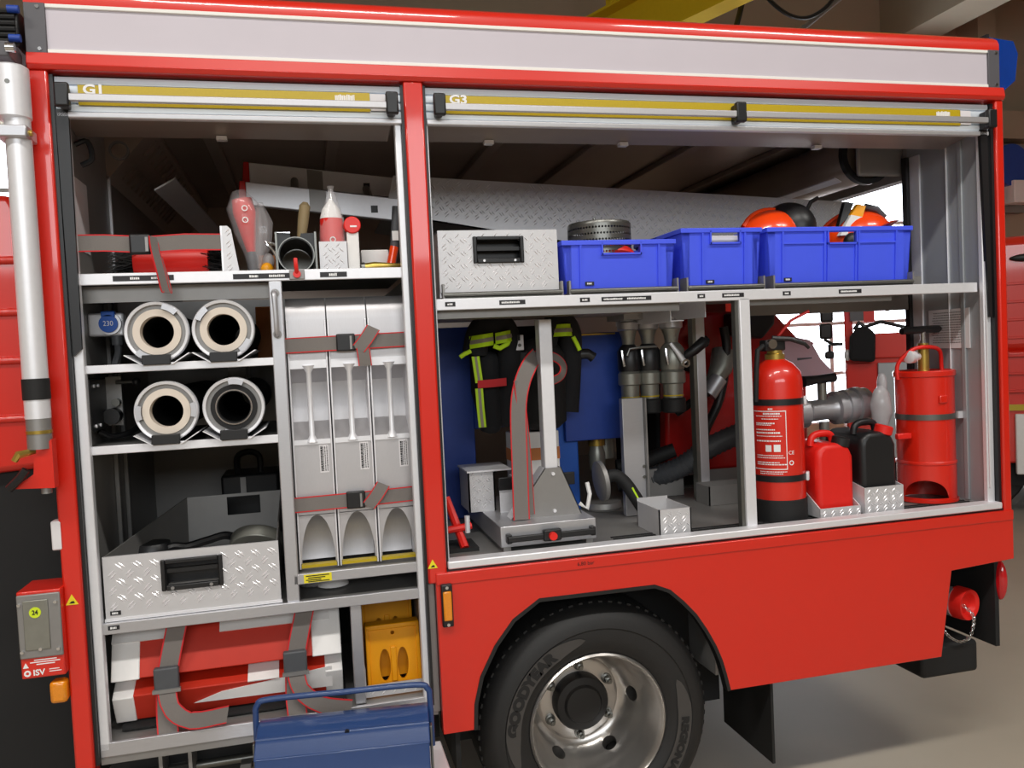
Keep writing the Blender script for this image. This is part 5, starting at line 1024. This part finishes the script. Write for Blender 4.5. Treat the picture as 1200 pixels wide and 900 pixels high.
# ---------------------------------------------------------------- bucket pump
bx_, by_, br = 1.966, .225, .104
t = thing('bucket_pump', 'tall red bucket pump with black T handle strapped to the wall', 'bucket pump', (bx_, by_, .953))
part(MB().lathe([(.0001, .140), (br - .001, .14), (br + .003, .145), (br + .003, .152), (br - .001, .157), (br, .472), (br + .005, .476), (br + .006, .492), (br + .002, .497), (br - .004, .492), (.05, .489), (.0001, .489)], (bx_, by_, .955), (0, 0, 1), 56), 'bucket', red, t)
mb = MB(); n = 120
for i in range(n):
    q = []
    for k in (i, i + 1):
        th = -180 + 360 * k / n; f = (th + 132) / 46; zl = .972 + (.070 * math.sqrt(1 - f * f) if abs(f) < 1 else 0); a = math.radians(th)
        q.append((a, zl))
    def cp(a, r, z): return (bx_ + r * math.cos(a), by_ + r * math.sin(a), z)
    (a0, l0), (a1, l1) = q
    for ra, rb in ((br, br - .003),): mb.hexa([cp(a0, ra, l0), cp(a1, ra, l1), cp(a1, ra, 1.097), cp(a0, ra, 1.097)], [cp(a0, rb, l0), cp(a1, rb, l1), cp(a1, rb, 1.097), cp(a0, rb, 1.097)])
bmk = mb; part(bmk, 'foot_skirt', red, t, label='foot skirt with an arched opening')
part(MB().lathe([(br - .003, 0), (br, 0), (br, .019), (br - .003, .019)], (bx_, by_, .955), (0, 0, 1), 56, closed=True), 'foot_ring', red, t)
part(MB().lathe([(br + .002, 0), (br + .006, 0), (br + .006, .009), (br + .002, .009)], (bx_, by_, .957), (0, 0, 1), 56, closed=True), 'base_rim', red, t)
part(MB().lathe([(br + .001, 0), (br + .003, 0), (br + .003, .021), (br + .001, .021)], (bx_, by_, 1.268), (0, 0, 1), 56, closed=True), 'band', steel, t); part(B(2.05, 2.078, .15, .16, 1.266, 1.292), 'band_anchor', alul, t); part(B(2.005, 2.02, .145, .152, 1.26, 1.296), 'band_loop', redp, t)
part(MB().cyl((bx_, by_, 1.44), (bx_, by_, 1.555), .020, n=20), 'pump_barrel', brass, t); part(MB().cyl((bx_, by_, 1.55), (bx_, by_, 1.60), .010, n=16), 'piston_rod', chrome, t)
part(MB().tube([(1.855, by_ - .02, 1.603), (1.87, by_ - .018, 1.605), (1.958, by_, 1.606), (2.05, by_ + .018, 1.607), (2.06, by_ + .02, 1.606)], [.012, .0145, .0145, .0145, .010], n=14), 't_handle', black, t)
part(MB().tube(spline([(1.858, by_ + .01, 1.42), (1.86, by_ + .01, 1.48), (1.90, by_ - .02, 1.532), (1.96, by_ - .03, 1.54), (2.03, by_ - .01, 1.525), (2.055, by_ + .01, 1.47), (2.058, by_ + .01, 1.42)], 5), .0075, n=10), 'bail', redp, t)
part(MB().lathe([(.012, 0), (.024, .005), (.024, .03), (.015, .036), (.015, .06)], (bx_ - .085, by_ - .02, 1.505), (1, .3, 0), 18), 'outlet', alul, t)
part(MB().box(1.80, 1.86, .17, .19, 1.20, 1.222), 'foot_stirrup', redp, t, bev=.004)
part(B(1.94, 1.975, by_ - br - .006, by_ - br + .01, 1.33, 1.36), 'side_bracket', red, t, bev=.004)
t = thing('plastic_bag', 'crumpled grey plastic bag hanging beside the bucket pump', 'bag', (1.83, .25, 1.0)); part(MB().blob((1.808, .27, 1.315), (.040, .035, .085), .22, 3), 'upper', bagm, t); part(MB().blob((1.822, .28, 1.40), (.018, .02, .05), .2, 5), 'neck', bagm, t); part(MB().blob((1.835, .31, 1.09), (.035, .03, .135), .2, 7), 'lower', bagm, t)
# aluminium distributor lying crosswise behind the canisters
t = thing('hose_distributor', 'aluminium hose coupling piece with black valve lever behind the canisters', 'coupling', (1.68, .42, 1.10))
part(MB().lathe([(.05, 0), (.062, .005), (.062, .05), (.05, .06), (.042, .07), (.042, .16), (.05, .18), (.066, .185), (.066, .205), (.060, .207), (.060, .225), (.068, .228), (.068, .25), (.062, .252), (.062, .27), (.072, .275), (.072, .30), (.066, .302), (.066, .33), (.05, .335)], (1.52, .42, 1.30), (1, 0, .06), 36), 'body', alu, t)
part(MB().cyl((1.655, .42, 1.33), (1.655, .42, 1.43), .018, n=14), 'valve_stem', gun, t); part(MB().tube([(1.56, .40, 1.425), (1.62, .40, 1.43), (1.70, .40, 1.435)], [.022, .017, .018], n=12), 'valve_lever', black, t); part(MB().cyl((1.66, .42, .955), (1.66, .42, 1.26), .02, n=12), 'stand', gun, t); part(B(1.60, 1.72, .38, .46, .953, .965), 'stand_foot', gun, t)
t = thing('white_bag', 'white and pink plastic bag slumped over the pump', 'bag', (1.66, .75, 1.30)); part(MB().prism([(1.66, 1.59), (1.73, 1.60), (1.80, 1.585), (1.85, 1.50), (1.93, 1.42), (1.92, 1.41), (1.80, 1.405), (1.66, 1.41)], .70, .80), 'body', pinkbag, t, bev=.02, seg=3); part(MB().prism([(1.73, 1.50), (1.80, 1.505), (1.80, 1.51), (1.73, 1.51)], .697, .70), 'print', cable, t); part(MB().cyl((1.74, .76, .955), (1.74, .76, 1.42), .02, n=12), 'post', gun, t)

# ================================================================ other vehicles in the hall
t = thing('parked_fire_engine', 'second red fire engine parked beyond the open rear hatch', 'fire truck', (5.6, 4.0, -.025))
TE = Matrix.Translation((4.35, 4.0, 0)) @ Matrix.Rotation(math.radians(-35), 4, 'Z')
def eb(nm, m, *a, bev=0): return part(MB(TE).box(*a), nm, m, t, bev=bev)
eb('body', red, 0, 5.0, .02, 2.2, .45, 1.40, bev=.02); eb('rear_body', red, .72, 5.0, 0, 2.2, 1.38, 2.36, bev=.08); eb('underframe', matte, .1, 4.9, .1, 2.1, .25, .5)
eb('corner_pillar', red, .0, .07, .02, .12, 1.38, 2.3, bev=.01); eb('cab_roof', red, 0, .75, .02, 2.2, 2.2, 2.34, bev=.03)
eb('dark_panel', capg, .05, .16, -.01, .03, 1.72, 2.25); eb('switch_panel', red, .16, .25, -.015, .03, 1.70, 2.25); eb('window_ledge', red, .2, .75, -.01, .04, 1.38, 1.60, bev=.01)
eb('locker_door', panelg, .265, .8, -.012, .03, .5, 1.34, bev=.006); eb('red_locker_door', red, .01, .255, -.012, .03, .5, 1.34, bev=.006)
eb('lower_panel', white, 1.31, 5.0, -.02, .03, .36, .87, bev=.01); eb('reflector_strip', yrefl, .9, 5.0, -.014, .02, .90, .95); eb('reflector_strip', yrefl, .18, .26, -.02, .0, .98, 1.03)
for z in (1.05, 1.2, 1.35, 1.5, 1.65, 1.8, 1.95): eb('shutter_bead', red, .8, 4.9, -.012, .02, z, z + .02, bev=.004)
part(MB(TE).ell((1.45, -.02, 2.17), (.16, .03, .035)), 'door_handle', black, t)
part(MB(TE).tube([(.16, -.03, 1.66), (.3, -.04, 1.70), (.5, -.04, 1.64), (.62, -.02, 1.66)], .016, n=8), 'cable_loom', black, t); part(MB(TE).tube([(.2, -.03, 1.86), (.35, -.04, 1.80), (.6, -.04, 1.86)], .012, n=8), 'cable_loom', black, t)
for x in (1.0, 4.0): part(MB(TE).lathe([(.28, 0), (.42, .02), (.45, .08), (.45, .3), (.28, .3)], (x, .15, .425), (0, 1, 0), 36), 'wheel', tyrem, t)
part(MB(TE).tube([(-.02, .05, 1.52), (-.10, .02, 1.52), (-.16, .0, 1.56), (-.17, .0, 1.66)], .016, n=10), 'mirror_arm', black, t); part(MB(TE).tube([(-.13, .0, 1.52), (-.13, .0, 1.46)], .012, n=8), 'mirror_arm', black, t)
for nm, a in (('main_mirror', (-.20, -.09, -.03, .03, 1.72, 2.05)), ('wide_mirror', (-.21, -.10, -.03, .03, 1.57, 1.71)), ('kerb_mirror', (-.17, -.09, -.03, .03, 1.39, 1.46))): eb(nm, black, *a, bev=.02)
part(MB(TE).ell((.02, -.04, 1.42), (.03, .03, .05)), 'side_marker', alul, t)
t = thing('black_jacket', 'black protective jacket hanging on the parked engine', 'jacket', (4.5, 3.85, 1.35)); part(MB(TE).prism([(.03, 1.37), (.24, 1.35), (.25, 1.60), (.18, 1.67), (.10, 1.66), (.04, 1.58)], -.14, -.016), 'body', fabric, t, bev=.03); part(MB(TE).tube([(.08, -.08, 1.64), (.12, -.08, 1.70), (.17, -.08, 1.66)], .02, n=8), 'hanger_loop', black, t)
t = thing('wall_hose_reel', 'blue and white reel mounted on the far wall', 'reel', (9.9, 7.7, 3.6)); part(MB().cyl((9.75, 7.5, 3.95), (9.75, 7.75, 3.95), .3, n=28), 'drum', dblue, t); part(B(9.72, 10.1, 7.45, 7.7, 3.4, 3.72), 'box', white, t, bev=.01); part(B(9.55, 10.2, 7.74, 7.9, 3.3, 4.3), 'wall_plate', alud, t)

flush_texts()
